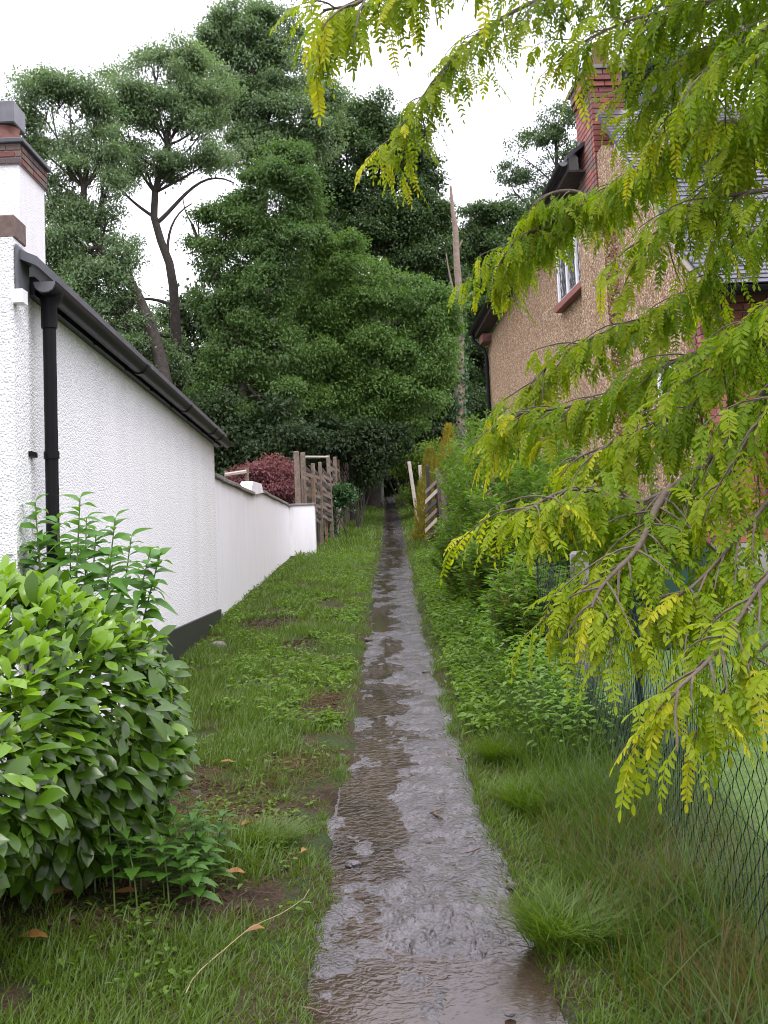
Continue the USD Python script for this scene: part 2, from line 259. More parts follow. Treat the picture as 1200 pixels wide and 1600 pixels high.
mat('wet_mud', {'g': ('geometry', {}), 'n': ('noise_texture', {'scale': 5., 'detail': 6., 'roughness': .7}), 'r': ('rgb_ramp', {'ramp': [(.3, (.014, .010, .009)), (.5, (.027, .021, .020)), (.7, (.052, .042, .041))]}),
                'v': ('voronoi_texture', {'scale': 58., 'randomness': 1.}), 'n2': ('noise_texture', {'scale': 36., 'detail': 5., 'roughness': .65}), 'ad': ('math', {'math_type': 'multiply_add', 'value2': -.55}),
                'rr': ('rgb_ramp', {'ramp': [(.35, (.12, .12, .12)), (.65, (.35, .35, .35))]}), 'b': ('bump', {'strength': 1.0, 'distance': .018}), 'b2': ('bump', {'strength': 1.0, 'distance': .0095}), 'p': ('principled_bsdf', {'specular_ior_level': .5, 'coat_weight': 1.0, 'coat_roughness': .07, 'coat_ior': 1.6})},
    [('g.position', 'n.vector'), ('n.fac', 'r.fac'), ('r.color', 'p.base_color'), ('g.position', 'v.vector'), ('g.position', 'n2.vector'), ('v.distance', 'ad.value1'), ('n2.fac', 'ad.value3'), ('ad.value', 'b.height'), ('b.normal', 'p.normal'), ('ad.value', 'b2.height'), ('b2.normal', 'p.coat_normal'), ('n.fac', 'rr.fac'), ('rr.color', 'p.roughness')])
mat('muddy_water', {'g': ('geometry', {}), 'mp': ('mapping', {'scale': (.85, 1.0, 1.0)}), 'n': ('noise_texture', {'scale': 26., 'detail': 3., 'distortion': 1.2}), 'n1': ('noise_texture', {'scale': 3., 'detail': 3.}),
                    'sp': ('separate_xyz', {}), 'fl': ('map_range', {'from_min': 3.35, 'from_max': 4.1, 'to_min': .2, 'to_max': 1., 'clamp': True}), 'hm': ('math', {'math_type': 'multiply'}),
                    'r': ('rgb_ramp', {'ramp': [(.3, (.011, .007, .0045)), (.7, (.026, .0175, .011))]}), 'b': ('bump', {'strength': 1., 'distance': .0065}), 'p': ('principled_bsdf', {'roughness': .02, 'ior': 1.55, 'specular_ior_level': .5})},
    [('g.position', 'mp.vector'), ('mp.vector', 'n.vector'), ('g.position', 'n1.vector'), ('n1.fac', 'r.fac'), ('r.color', 'p.base_color'), ('g.position', 'sp.vector'), ('sp.y', 'fl.value'), ('n.fac', 'hm.value1'), ('fl.result', 'hm.value2'), ('hm.value', 'b.height'), ('b.normal', 'p.normal')])
mat('window_glass', {'f': ('fresnel', {'IOR': 1.5}), 't': ('transparent_bsdf', {'color': (.9, .93, .93)}), 'g': ('glossy_bsdf', {'roughness': .02, 'color': (1, 1, 1)}), 'x': ('mix_closure', {})}, [('f.fac', 'x.fac'), ('t.BSDF', 'x.closure1'), ('g.BSDF', 'x.closure2')], 'x.closure')
plain('lawn_turf', (.045, .085, .014), (.085, .15, .024), 22., .9, .5, 90.)
plain('dark_interior', (.015, .015, .016), (.03, .03, .03), 3., .9)

# ------------------------------------------------------------------ ground, path, water
def axis(breaks):
    out = [breaks[0][0]]
    for (a, st), (b, _) in zip(breaks[:-1], breaks[1:]): out += list(np.linspace(a, b, max(1, int(round((b - a) / st))) + 1)[1:])
    return np.array(out)
gx = axis([(-300, 60), (-60, 8), (-12, 1.2), (-3, .12), (-.9, .035), (1.0, .12), (4, .6), (12, 8), (60, 60), (300, 1)])
gy = axis([(-60, 12), (-12, 1), (1, .08), (8, .15), (20, .4), (64, 3), (140, 20), (400, 1)])
X, Y = np.meshgrid(gx, gy); Z = ground_z(X, Y)
nx = len(gx); ii = (np.arange(len(gy) - 1)[:, None] * nx + np.arange(nx - 1)[None]).ravel()
obj('ground', (np.stack([X, Y, Z], -1).reshape(-1, 3), np.stack([ii, ii + 1, ii + nx + 1, ii + nx], 1)), 'soil', None, True, kind='structure')
def gauss(x, y, cx, cy, sx, sy): return np.exp(-((x - cx) / sx) ** 2 - ((y - cy) / sy) ** 2)
def mud_z(t, y):
    """height of the mud over the lane's profile; t across the path from -1 to 1"""
    x = t * path_h(y); P = lambda k, s: meshkit.noise(np.stack([x * k, y * k * .7, 0 * x], -1), s)
    z = -.014 * np.abs(t) ** 4 - .006
    z = z + .030 * (P(5, 1) - .5) + .018 * (P(14, 2) - .5) + .010 * (P(42, 5) - .5) + .006 * (P(90, 6) - .5) * (y < 9)
    z = z + .004 * sst(.0, .5, t) - .012 * gauss(x, 0, -.12, 0, .13, 1)            # the stream keeps to the left of the middle
    z = z - .012 * gauss(x, y, -.12, 2.75, .26, .3) - .030 * gauss(x, y, .20, 3.25, .18, .55)  # puddle at the near end
    lump = sst(.5, .85, P(30, 8))
    z = z + (.024 + .02 * lump) * gauss(x, y, -.04, 3.95, .2, .34) + .02 * lump * gauss(x, y, .15, 3.65, .14, .3)
    z = z + .02 * gauss(x - .0, y, -.10, 4.35, .14, .06) * (.6 + .8 * P(25, 9))
    z = z + .010 * gauss(x, 0, .3, 0, .12, 1) * sst(3.9, 4.6, y)
    z = z - .02 * gauss(x, y, .14, 25, .14, 3.5)
    return z
py = axis([(1.6, .014), (6.5, .03), (12, .08), (25, .25), (64, 1)]); pt = np.linspace(-1.12, 1.12, 64)
T, Y = np.meshgrid(pt, py)
wob = .05 * (meshkit.noise(np.stack([Y * 1.7, T * 0 + np.sign(T) * 3, 0 * T], -1), 4) - .5) * np.abs(T) + .05 * (meshkit.noise(np.stack([Y * 6, T * 0 + np.sign(T) * 3, 0 * T], -1), 7) - .5) * np.abs(T)
X = path_c(Y) + T * path_h(Y) + wob
Z = prof(Y) + mud_z(T, Y) - .03 * sst(1.0, 1.12, np.abs(T))
nx = len(pt); ii = (np.arange(len(py) - 1)[:, None] * nx + np.arange(nx - 1)[None]).ravel()
obj('footpath', (np.stack([X, Y, Z], -1).reshape(-1, 3), np.stack([ii, ii + 1, ii + nx + 1, ii + nx], 1)), 'wet_mud', None, True, kind='structure')
wy = axis([(1.6, .1), (12, .3), (60, 1)]); wt = np.linspace(-.88, .88, 15)
T, Y = np.meshgrid(wt, wy)
Z = prof(Y) - .0075 + .003 * (meshkit.noise(np.stack([T * 2, Y * 2, 0 * T], -1), 12) - .5) - .004 * sst(.2, .9, T) * sst(3.8, 4.6, Y) - .004*sst(4.5,6,Y)
nx = len(wt); ii = (np.arange(len(wy) - 1)[:, None] * nx + np.arange(nx - 1)[None]).ravel()
obj('water', (np.stack([path_c(Y) + T * path_h(Y), Y, Z], -1).reshape(-1, 3), np.stack([ii, ii + 1, ii + nx + 1, ii + nx], 1)), 'muddy_water', None, True, kind='structure')

# ------------------------------------------------------------------ white cottage and garden wall (left)
WD = unit([-.02, 1, 0]); WN = np.array([WD[1], -WD[0], 0])                # along the wall, and out of it towards the path
W0 = np.array([-2.015, 12.47, 0]) - WD * 7.2                               # near corner of the cottage
def wl(v): return frame(v, W0, WD, WN)
def wbox(*a, **k): v, f = box(*a, **k); return wl(v), f
def on_wall(u, v):
    """(s, z) on the cottage wall's plane of pixel (u, v)"""
    d = fwd + (u - 600) / F * CR + (PV - v) / F * CU; t = ((W0 - EYE) @ WN) / (d @ WN); p = EYE + t * d
    return float((p - W0) @ WD), float(p[2])
cot = thing('white_cottage', 'low white roughcast cottage with black gutter on the left of the path', 'cottage')
s_far = 7.2
def extrude_sz(poly, t0, t1):
    import shapely.geometry as sg
    m = trimesh.creation.extrude_polygon(sg.Polygon(poly), t1 - t0, engine='earcut'); v = np.array(m.vertices)
    return wl(np.stack([v[:, 0], t0 + v[:, 2], v[:, 1]], 1)), np.array(m.faces)
GC = on_wall(19, 600)[0]
EZ0, EZ1 = on_wall(62, 478)[1], on_wall(330, 692)[1]; ES0 = on_wall(62, 478)[0]
ez = lambda s: EZ0 + (EZ1 - EZ0) * (s - ES0) / (s_far - ES0)
obj('side_wall', extrude_sz([(GC + .002, -.3), (s_far, -.3), (s_far, ez(s_far)), (GC + .002, ez(GC))], -.28, 0), 'white_roughcast', cot)
obj('far_wall', wbox(s_far - .28, s_far - .002, -5.2, -.281, 0, 2.9), 'white_roughcast', cot)
obj('plinth', extrude_sz([(on_wall(270, 985)[0] - 1.6, .0), (s_far + .01, .0), (s_far + .01, .93), (on_wall(270, 985)[0] - 1.6, .93)], .001, .03), 'black_paint', cot, label='black painted plinth band at the foot of the wall')
# gable wall facing down the path, rising above the roof as a parapet
gz = 2.93; GC = on_wall(19, 600)[0]; W1 = W0 + WD * (GC + .24)
obj('gable_wall', (lambda m: (frame(m[0], W1, WN, WD), m[1]))(box(-5.2, .012, -.24, -.001, -.3, gz)), 'white_roughcast', cot)
par = obj('gable_parapet', wbox(GC, GC + .24, -5.2, .012, gz + .002, gz + .33), 'white_roughcast', cot)
b = bevel_box(GC + .015, GC + .22, .014, .03, gz + .04, gz + .30, .012); obj('lead_flashing', (wl(b[0]), b[1]), 'lead_sheet', cot)
for k in range(10):
    b = bevel_box(GC + .01, GC + .20, .02 - .235 * (k + 1) + .010, .02 - .235 * k, gz + .332, gz + .332 + .12, .006)
    obj('parapet_brick', (wl(b[0]), b[1]), f'sooty_brick_{"abc"[k % 3]}', cot)
obj('white_box_end', wbox(GC - .03, GC + .05, .014, .07, gz - .02, gz + .05), 'white_gloss', cot)
# roof slab, low behind the gutter
rv = []
pit = math.tan(math.radians(24))
for s in (GC + .05, s_far + .28):
    for t, z in ((.12, ez(s) + .10), (-4.2, ez(s) + .10 + 4.32 * pit)): rv += [(s, t, z), (s, t, z + .05)]
h = trimesh.convex.convex_hull(np.array(rv)); obj('roof', (wl(np.array(h.vertices)), np.array(h.faces)), 'slate', cot)
obj('soffit', extrude_sz([(GC + .25, ez(GC + .25) + .001), (s_far + .26, ez(s_far + .26) + .001), (s_far + .26, ez(s_far + .26) + .10), (GC + .25, ez(GC + .25) + .10)], -.02, .045), 'black_paint', cot)
# half-round gutter
def halfround(s0, s1, r, zc0, zc1, tc, th=.004, n=10):
    a = np.linspace(math.pi, 2 * math.pi, n); prof2 = [(r * math.cos(x), r * math.sin(x)) for x in a] + [((r - th) * math.cos(x), (r - th) * math.sin(x)) for x in a[::-1]]
    k = len(prof2); v = [(s0, tc + p, zc0 + q) for p, q in prof2] + [(s1, tc + p, zc1 + q) for p, q in prof2]
    f = [[i, (i + 1) % k, k + (i + 1) % k, k + i] for i in range(k)]
    m = MB().add(v, f)
    for o in (0, k): m.add([v[o + i] for i in range(k)], [[i, i + 1, k - 2 - i, k - 1 - i] for i in range(n - 1)])
    return m.get()
GR = .062; gt = .115
gzc = lambda s: ez(s) + .055; GS = on_wall(40, 460)[0] - .05
gut = obj('gutter', (lambda m: (wl(m[0]), m[1]))(halfround(GS, s_far + .35, GR, gzc(GS), gzc(s_far + .35), gt)), 'black_plastic', cot, 30)
e = trimesh.creation.cylinder(radius=GR - .001, height=.006, sections=24); ev = np.array(e.vertices); ev = ev[:, [2, 0, 1]]; ev[:, 2] = np.minimum(ev[:, 2], .0)
obj('stop_end', (wl(ev + [GS + .003, gt, gzc(GS) - .001]), np.array(e.faces)), 'galvanised_steel', gut)
for u, v in ((195, 575), (270, 635), (313, 662), (325, 680)):
    s = on_wall(u, v)[0]
    if s < s_far + .3: obj('gutter_joint', (lambda m: (wl(m[0]), m[1]))(halfround(s - .045, s + .045, GR + .009, gzc(s - .045), gzc(s + .045), gt, .008)), 'black_plastic', gut, 30)
for s in np.arange(.6, s_far, .9): obj('gutter_bracket', wbox(s - .012, s + .012, .046, .06, gzc(s) - .07, gzc(s) + .03), 'black_plastic', gut)
ps = on_wall(51, 600)[0]
dp = obj('downpipe', (lambda m: (wl(m[0]), m[1]))(tube([(ps, gt - .02, .25), (ps, gt - .02, 1.2), (ps, gt - .02, gzc(ps) - .05)], .035, 14)), 'black_plastic', cot, 40)
obj('outlet', (lambda m: (wl(m[0]), m[1]))(tube([(ps, gt - .02, gzc(ps) - .22), (ps, gt - .02, gzc(ps) - .1), (ps, gt - .01, gzc(ps) - .06), (ps, gt, gzc(ps) - .0)], [.043, .043, .06, .064], 16)), 'black_plastic', gut, 40)
zb = on_wall(51, 712)[1]
obj('pipe_clip', (lambda m: (wl(m[0]), m[1]))(tube([(ps, gt - .02, zb - .02), (ps, gt - .02, zb + .02)], .041, 14)), 'black_plastic', dp, 40)
obj('pipe_clip', wbox(ps - .13, ps - .03, .0, .03, zb - .014, zb + .014), 'black_plastic', dp)
# chimney on the main roof behind
CD = 12.6; c0 = at(32, 400, CD); cx1 = c0[0]; cy0 = CD; cy1 = 13.55; cx0 = cx1 - 1.0
ztop = at(32, 214, CD)[2]; zbr = at(32, 257, CD)[2]
ch = obj('chimney', box(cx0, cx1, cy0, cy1, 3.2, zbr), 'white_roughcast', cot)
obj('chimney_core', box(cx0 - .02, cx1 + .02, cy0 - .02, cy1 + .02, zbr + .001, ztop - .05), 'mortar', ch)
def brick_course(parent, x0, x1, y0, y1, z, faces, mats, bl=.225, bh=.065, bd=.1025, j=.010, k=0, prou=.006, name='brick'):
    """one course of bricks round a rectangle; faces among 'front' (y0 side), 'left' (x0), 'right' (x1)"""
    off = (bl / 2 if k % 2 else 0)
    for fc in faces:
        a, b = (x0, x1) if fc == 'front' else (y0 + .0, y1)
        p = a - off
        while p < b - .02:
            q0, q1 = max(p, a) + j / 2, min(p + bl, b) - j / 2
            if fc != 'front' and q0 < a + bd: q0 = max(q0, a + bd + j / 2)
            if q1 - q0 > .03:
                o = prou + rng.uniform(-.002, .002)
                m = bevel_box(q0, q1, y0 - o, y0 + bd, z, z + bh, .003) if fc == 'front' else bevel_box(x0 - o, x0 + bd, q0, q1, z, z + bh, .003) if fc == 'left' else bevel_box(x1 - bd, x1 + o, q0, q1, z, z + bh, .003)
                obj(name, m, mats[rng.integers(len(mats))], parent)
            p += bl
BR = ['brick_a', 'brick_b', 'brick_c', 'brick_d']
k = 0; z = zbr + .01
while z < ztop - .1:
    brick_course(ch, cx1 - .6, cx1 + .03, cy0 - .03, cy1 + .03, z, ('front', 'right'), ['brick_c', 'sooty_brick_c', 'sooty_brick_b', 'sooty_brick_a'], k=k, bd=.045); z += .083; k += 1
obj('cap_slab', bevel_box(cx0 - .07, cx1 + .08, cy0 - .08, cy1 + .08, z, z + .06, .01), 'slate', ch)
pc = at(8, 205, cy0 + .42); pcx = pc[0]; pz = z + .06
pot = obj('chimney_pot', tube([(pcx, cy0 + .42, pz), (pcx, cy0 + .42, pz + .10), (pcx, cy0 + .42, pz + .26), (pcx, cy0 + .42, pz + .30)], [.20, .19, .17, .185], 20), 'terracotta', ch, 40)
cow = obj('cowl', bevel_box(pcx - .24, pcx + .19, cy0 + .2, cy0 + .64, pz + .31, pz + .60, .015), 'galvanised_steel', ch, label='square steel cowl on the chimney pot')

# garden wall: continues the cottage wall, coping steps up once, ends in a pier facing down the path
gw = thing('garden_wall', 'smooth white garden wall with dark stone coping joining the cottage', 'wall')
sA = s_far + .004; sB, zB = on_wall(393, 770); sC, zC = on_wall(407, 762); sD, zD = on_wall(452, 790)
z1 = on_wall(338, 744)[1] - .03; sB = on_wall(397, 772)[0]
z2 = on_wall(452, 790)[1] - .02
obj('wall_panel', extrude_sz([(sA, .2), (sB, .2), (sB, zB - .03), (sA, z1)], -.20, -.012), 'white_paint', gw)
obj('wall_panel', extrude_sz([(sB + .002, .2), (sD, .2), (sD, z2), (sB + .002, z2)], -.20, -.012), 'white_paint', gw)
def copings(s0, s1, za, zb):
    n = max(1, round((s1 - s0) / .6))
    for i in range(n):
        a, b = s0 + (s1 - s0) * i / n + .004, s0 + (s1 - s0) * (i + 1) / n - .004; z = za + (zb - za) * (i + .5) / n + rng.uniform(-.006, .006)
        v, f = bevel_box(a, b, -.24, .03 + rng.uniform(-.006, .006), z + .002, z + .055, .008); obj('coping_stone', (wl(v), f), 'stone_coping', gw)
copings(sA, sB - .1, z1, zB - .03); copings(sC, sD + .03, z2, z2)
sp = np.array([(sB - .06, -.2), (sC + .1, -.2), (sC + .1, .02), (sB - .06, .02)])
spl = [(sB - .75, zB - .02), (sB - .05, zB - .01), (sC + .25, z2 + .005), (sC - .05, z2 + .14), (sB - .35, z2 + .10)]
obj('splayed_block', extrude_sz(spl, -.16, .025), 'white_paint', gw, label='white splayed block where the coping steps up')
pd = (W0 + WD * sD)
pr = at(493, 840, pd[1])[0]; pl_ = pd[0] - .05
zt = at(470, 788, pd[1])[2]
obj('end_pier', box(pl_ - .15, pr, pd[1] + .002, pd[1] + .24, .6, zt - .03), 'white_paint', gw)
obj('coping_stone', bevel_box(pl_ - .2, pr + .03, pd[1] - .03, pd[1] + .28, zt - .028, zt + .02, .008), 'stone_coping', gw)

# ------------------------------------------------------------------ pebble-dashed house (right)
HD = unit([-.06, 1, 0]); HN = np.array([-HD[1], HD[0], 0])            # along its path side, and out of it towards the path
H0 = np.array([3.228, 10.5, 0])
def hl(v): return frame(v, H0, HD, HN)
def hbox(*a, **k): v, f = box(*a, **k); return hl(v), f[:, ::-1]
def on_house(u, v, off=0):
    d = fwd + (u - 600) / F * CR + (PV - v) / F * CU; t = ((H0 + HN * off - EYE) @ HN) / (d @ HN); p = EYE + t * d
    return float((p - H0) @ HD), float(p[2])
def extrude_h(poly, t0, t1):
    import shapely.geometry as sg
    m = trimesh.creation.extrude_polygon(sg.Polygon(poly), t1 - t0, engine='earcut'); v = np.array(m.vertices)
    return hl(np.stack([v[:, 0], t0 + v[:, 2], v[:, 1]], 1)), np.array(m.faces)[:, ::-1]
house = thing('pebbledash_house', 'brown pebble-dashed house with brick chimney and tiled roof on the right', 'house')
hs_far = on_house(766, 600)[0]; hz_e = 6.30
vs = [on_house(u, v) for u, v in ((1090, 452), (1072, 412), (1050, 378), (1033, 345), (1005, 290), (962, 232))]
outline = [(0.11, .3), (hs_far, .3), (hs_far, hz_e - .25), (vs[-1][0] + 1.4, hz_e + .35), (vs[-1][0] + .6, hz_e + .4), vs[-1]] + [(s, z) for s, z in vs[::-1][1:-1]] + [(.11, 4.0)]
obj('side_wall', extrude_h(outline, -.3, 0), 'brown_pebbledash', house)
obj('back_core', hbox(3.4, hs_far - .02, -2.6, -.301, .3, hz_e - .4), 'dark_interior', house)
bs0 = on_house(980, 640)[0]; bs1 = on_house(930, 470)[0] + .2
obj('chimney_breast', hbox(bs0, bs0 + 1.25, .001, .16, .3, 5.9), 'brown_pebbledash', house)
# eaves with gutter along the path side
zf, zn = on_house(740, 535, .3)[1], on_house(885, 262, .3)[1]; sf, sn = on_house(740, 535, .3)[0], on_house(885, 262, .3)[0]
zf, zn = .55 * zf + .45 * 6.3, .6 * zn + .4 * 6.6
def eave(t0, t1, dz0, dz1):
    v = []
    for s, z in ((sn, zn), (sf, zf)):
        for t in (t0, t1): v += [(s, t, z + dz0), (s, t, z + dz1)]
    h = trimesh.convex.convex_hull(np.array(v)); return hl(np.array(h.vertices)), np.array(h.faces)
obj('soffit_board', eave(.001, .26, -.03, .0), 'dark_wood', house)
obj('fascia_board', eave(.261, .285, -.03, .17), 'dark_wood', house)
g = [(sn - .03, .345, zn + .10), (sf + .05, .345, zf + .10)]
gm = halfround(g[0][0], g[1][0], .06, g[0][2], g[1][2], .35); obj('gutter', (hl(gm[0]), gm[1]), 'black_plastic', house, 30)
e = trimesh.creation.cylinder(radius=.059, height=.006, sections=20); ev = np.array(e.vertices)[:, [2, 0, 1]]; ev[:, 2] = np.minimum(ev[:, 2], 0); obj('stop_end', (hl(ev + [g[0][0] - .002, .35, zn + .10]), np.array(e.faces)), 'galvanised_steel', house)
rv = [(s, t, z + dz) for s, z in ((sn - .02, zn), (sf + .06, zf)) for t, dz0 in ((.29, .15), (-3., 2.6)) for dz in (dz0, dz0 + .06)]
h = trimesh.convex.convex_hull(np.array(rv)); obj('roof_slope', (hl(np.array(h.vertices)), np.array(h.faces)), 'roof_tile_a', house)
obj('corbel', hbox(hs_far - .5, hs_far + .02, .002, .2, zf - .22, zf - .04), 'corbel_clay', house)
pts = [(sf - .1, .33, zf + .06), (sf - .1, .31, zf - .1), (hs_far - .1, .1, zf - .35), (hs_far - .1, .07, zf - .5), (hs_far - .1, .07, .9)]
obj('downpipe', (lambda m: (hl(m[0]), m[1]))(tube(pts, .04, 10)), 'black_plastic', house, 40)
# near roof: tiles facing down the path, bellcast at the eave
prof_r = np.array([(s - .12, z + .02) for s, z in vs] + [(vs[-1][0] + .72, vs[-1][1] + .80)])
prof_r[0] = (-.38, 3.98)
seg = np.r_[0, np.cumsum(np.linalg.norm(np.diff(prof_r, axis=0), axis=1))]
RL = seg[-1]
def roof_pt(d): return np.interp(d, seg, prof_r[:, 0]), np.interp(d, seg, prof_r[:, 1])
deck = []
for d in np.linspace(0, RL, 24):
    s, z = roof_pt(d); deck += [(s, .02, z - .02), (s, -4.5, z - .02), (s, -4.5, z - .07), (s, .02, z - .07)]
deck = np.array(deck); df = []
for i in range(23):
    a = 4 * i
    for j in range(4): df.append([a + j, a + (j + 1) % 4, a + 4 + (j + 1) % 4, a + 4 + j])
df += [[0, 3, 2, 1], [92, 93, 94, 95]]
near_roof = obj('roof', (hl(deck), np.array(df)), 'roof_tile_c', house)
tiles = []
row = 0; d = .0
while d < RL - .15:
    s0, z0 = roof_pt(d); s1, z1_ = roof_pt(min(d + .2, RL)); tv = np.array([s1 - s0, z1_ - z0]); tv /= np.linalg.norm(tv); nv = np.array([-tv[1], tv[0]])
    x = .035 - (row % 2) * .0825
    x = .035
    first = True
    while x > -3.2:
        w = .165 if not (first and row % 2) else .0825
        lift = rng.uniform(0, .004); v = []
        for xx in (x - .003, x - w + .003):
            for dd, hh in ((-.03, .014 + lift), (-.03, .026 + lift), (.17, .002), (.17, .012)):
                v.append((s0 + tv[0] * dd + nv[0] * hh, xx + rng.uniform(-.001, .001), z0 + tv[1] * dd + nv[1] * hh))
        tiles.append((np.array(v), d)); x -= w; first = False
    d += .1; row += 1
TF = np.array([[0, 1, 5, 4], [1, 3, 7, 5], [0, 4, 6, 2], [2, 6, 7, 3], [0, 2, 3, 1], [4, 5, 7, 6]])
wv = [hl(t[0]) for t in tiles]; vis = [(lambda q: (0 if q[0] < 1225 else 1, q[2]))(pix(v.mean(0))) for v in wv]
order = sorted(range(len(tiles)), key=lambda i: vis[i]); rest = [MB(), MB(), MB()]
for n, i in enumerate(order):
    if n < 300: obj('roof_tile', (wv[i], TF), f'roof_tile_{"abc"[rng.integers(3)]}', near_roof)
    else: rest[rng.integers(3)].add(wv[i], TF)
rr = MB(); [rr.add(*r.get()) for r in rest if r.v]; obj('more_roof_tiles', rr.get(), 'roof_tile_b', near_roof, kind='stuff')
vv = [];
for s, z in prof_r[:6]: vv += [(s + .05, .04, z + .01), (s + .05, .001, z + .01), (s + .05, .04, z - .06), (s + .05, .001, z - .06)]
vf = []
for i in range(5):
    a = 4 * i; vf += [[a, a + 1, a + 5, a + 4], [a + 2, a + 6, a + 7, a + 3], [a, a + 4, a + 6, a + 2], [a + 1, a + 3, a + 7, a + 5]]
obj('verge_mortar', (hl(np.array(vv)), np.array(vf)), 'mortar', house)
# brick front facing down the path
fw_ = obj('front_wall', hbox(.02, .25, -4.5, -.302, .3, 3.9), 'mortar', house)
obj('corner_core', hbox(.012, .1, -.3, -.02, .3, 3.9), 'mortar', house)
z = 1.46; k = 0
def hbrick(s0, s1, t0, t1, z, m, parent, name='brick'):
    v, f = bevel_box(s0, s1, t0, t1, z, z + .065, .003); obj(name, (hl(v), f[:, ::-1]), m, parent)
while z < 3.78:
    p = .003 - (.1125 if k % 2 else 0)
    while p < 1.2:
        a, b = max(p, .003), min(p + .225, 1.21)
        if b - a > .04: hbrick(rng.uniform(-.004, .002), .10, -b + .005, -a - .005, z, BR[rng.integers(4)], fw_)
        p += .225
    L = .225 if k % 2 else .335
    q = .106
    while q < L - .02:
        hbrick(q + .005, min(q + .225, L) - .0, -.1, .006 + rng.uniform(-.001, .002), z, BR[rng.integers(4)], fw_); q += .225
    z += .075; k += 1
for kk, o in ((0, .05), (1, .10)):
    p = 0
    while p < 1.2: hbrick(-o, .1, -p - .22, -p - .005, 3.79 + .075 * kk, BR[rng.integers(4)], fw_, 'corbel_brick'); p += .225
obj('rendered_base', hbox(-.02, .26, -4.5, -.0, .3, 1.45), 'grey_render', house)
gm = halfround(0, 4.6, .06, 3.93, 3.95, 0); gv = gm[0][:, [1, 0, 2]] * [1, -1, 1] + [-.46, .12, 0]; obj('front_gutter', (hl(gv), gm[1][:, ::-1]), 'black_plastic', house, 30)
px_ = -.62
obj('front_downpipe', (lambda m: (hl(m[0]), m[1]))(tube([(-.46, px_, 3.88), (-.4, px_, 3.8), (-.06, px_, 3.6), (-.05, px_, 3.4), (-.05, px_, .7)], .038, 10)), 'black_plastic', house, 40)
# chimney stack of single bricks
hs = on_house(936, 300)[0]; hc = obj('chimney', hbox(hs + .02, hs + .84, -.412, .015, 5.5, 7.86), 'mortar', house)
z = 6.2; k = 0
def hcourse(z, k, o=0.):
    p = -.14 - o - (.0 if k % 2 else -.0)
    t = .03 + o; L = [.225, .225] if k % 2 else [.1125, .225, .1125]
    for w in L:
        hbrick(hs - .0 - o + rng.uniform(-.002, .002), hs + .1, t - w + .005, t - .005, z, ['brick_a', 'brick_c', 'brick_c', 'sooty_brick_b', 'brick_b'][rng.integers(5)], hc); t -= w
    q = hs + .1 + (0 if k % 2 else .115)
    if not k % 2: hbrick(hs + .105, hs + .21, -.08, .03 + o, z, 'sooty_brick_b', hc)
    while q < hs + .8:
        hbrick(q + .005, min(q + .225, hs + .86) - .005, -.08, .03 + o + rng.uniform(-.002, .002), z, (BR + ['sooty_brick_a', 'sooty_brick_b'] * 2)[rng.integers(8)], hc); q += .225
while z < 7.6: hcourse(z, k); z += .075; k += 1
for o in (.03, .06, .06): hcourse(z, k, o); z += .075; k += 1
obj('cap_slab', hbox(hs - .08, hs + .94, -.50, .12, z, z + .05), 'stone_coping', hc)
for q in (.22, .62): obj('chimney_pot', (lambda m: (hl(m[0]), m[1]))(tube([(hs + q, -.2, z + .05), (hs + q, -.2, z + .2), (hs + q, -.2, z + .42), (hs + q, -.2, z + .46)], [.13, .12, .105, .12], 14)), 'terracotta', hc, 40)
# leaded windows on the path side
def window(s0, s1, z0, z1, lights, sill=True):
    w = obj('window', hbox(s0 + .05, s1 - .05, .002, .012, z0 + .05, z1 - .05), 'dark_interior', house)
    fr = MB()
    for a in (hbox(s0, s1, .003, .065, z0, z0 + .055), hbox(s0, s1, .003, .065, z1 - .055, z1), hbox(s0, s0 + .055, .004, .064, z0 + .055, z1 - .055), hbox(s1 - .055, s1, .004, .064, z0 + .055, z1 - .055)): fr.addm(a)
    for i in range(1, lights):
        c = s0 + (s1 - s0) * i / lights; fr.addm(hbox(c - .03, c + .03, .004, .062, z0 + .055, z1 - .055))
    obj('frame', fr.get(), 'white_gloss', w)
    W_ = (s1 - s0) / lights
    for i in range(lights):
        a, b = s0 + W_ * i + .05, s0 + W_ * (i + 1) - .05
        obj('pane', hbox(a, b, .030, .034, z0 + .05, z1 - .05), 'window_glass', w)
        ld = MB(); n = 5
        for q in np.linspace(-1, 1, 9):
            for sg_ in (1, -1):
                p0 = np.array([(a + b) / 2 + q * (b - a), 0, z0 + .05]); dx = sg_ * (z1 - z0 - .1) * .5
                t0, t1 = 0, 1; pa = p0; pb = p0 + [dx, 0, z1 - z0 - .1]
                # clip to the light
                xs = sorted([(a - pa[0]) / (pb[0] - pa[0]), (b - pa[0]) / (pb[0] - pa[0])]); t0 = max(0, xs[0]); t1 = min(1, xs[1])
                if t1 - t0 > .05: ld.addm((lambda m: (hl(m[0]), m[1]))(tube([pa + (pb - pa) * t0 + [0, .037, 0], pa + (pb - pa) * t1 + [0, .037, 0]], .004, 4)))
        obj('leading', ld.get(), 'galvanised_steel', w)
    if sill: obj('sill', hbox(s0 - .04, s1 + .04, .003, .12, z0 - .10, z0 - .003), 'red_sill', w)
wa = on_house(924, 438); wb = on_house(879, 474)
window(wa[0], wb[0], (wa[1] + wb[1]) / 2, (wa[1] + wb[1]) / 2 + .95, 3)
wc = on_house(1039, 628); window(wc[0] - .45, wc[0] + .02, wc[1], on_house(1036, 572)[1], 1, False)

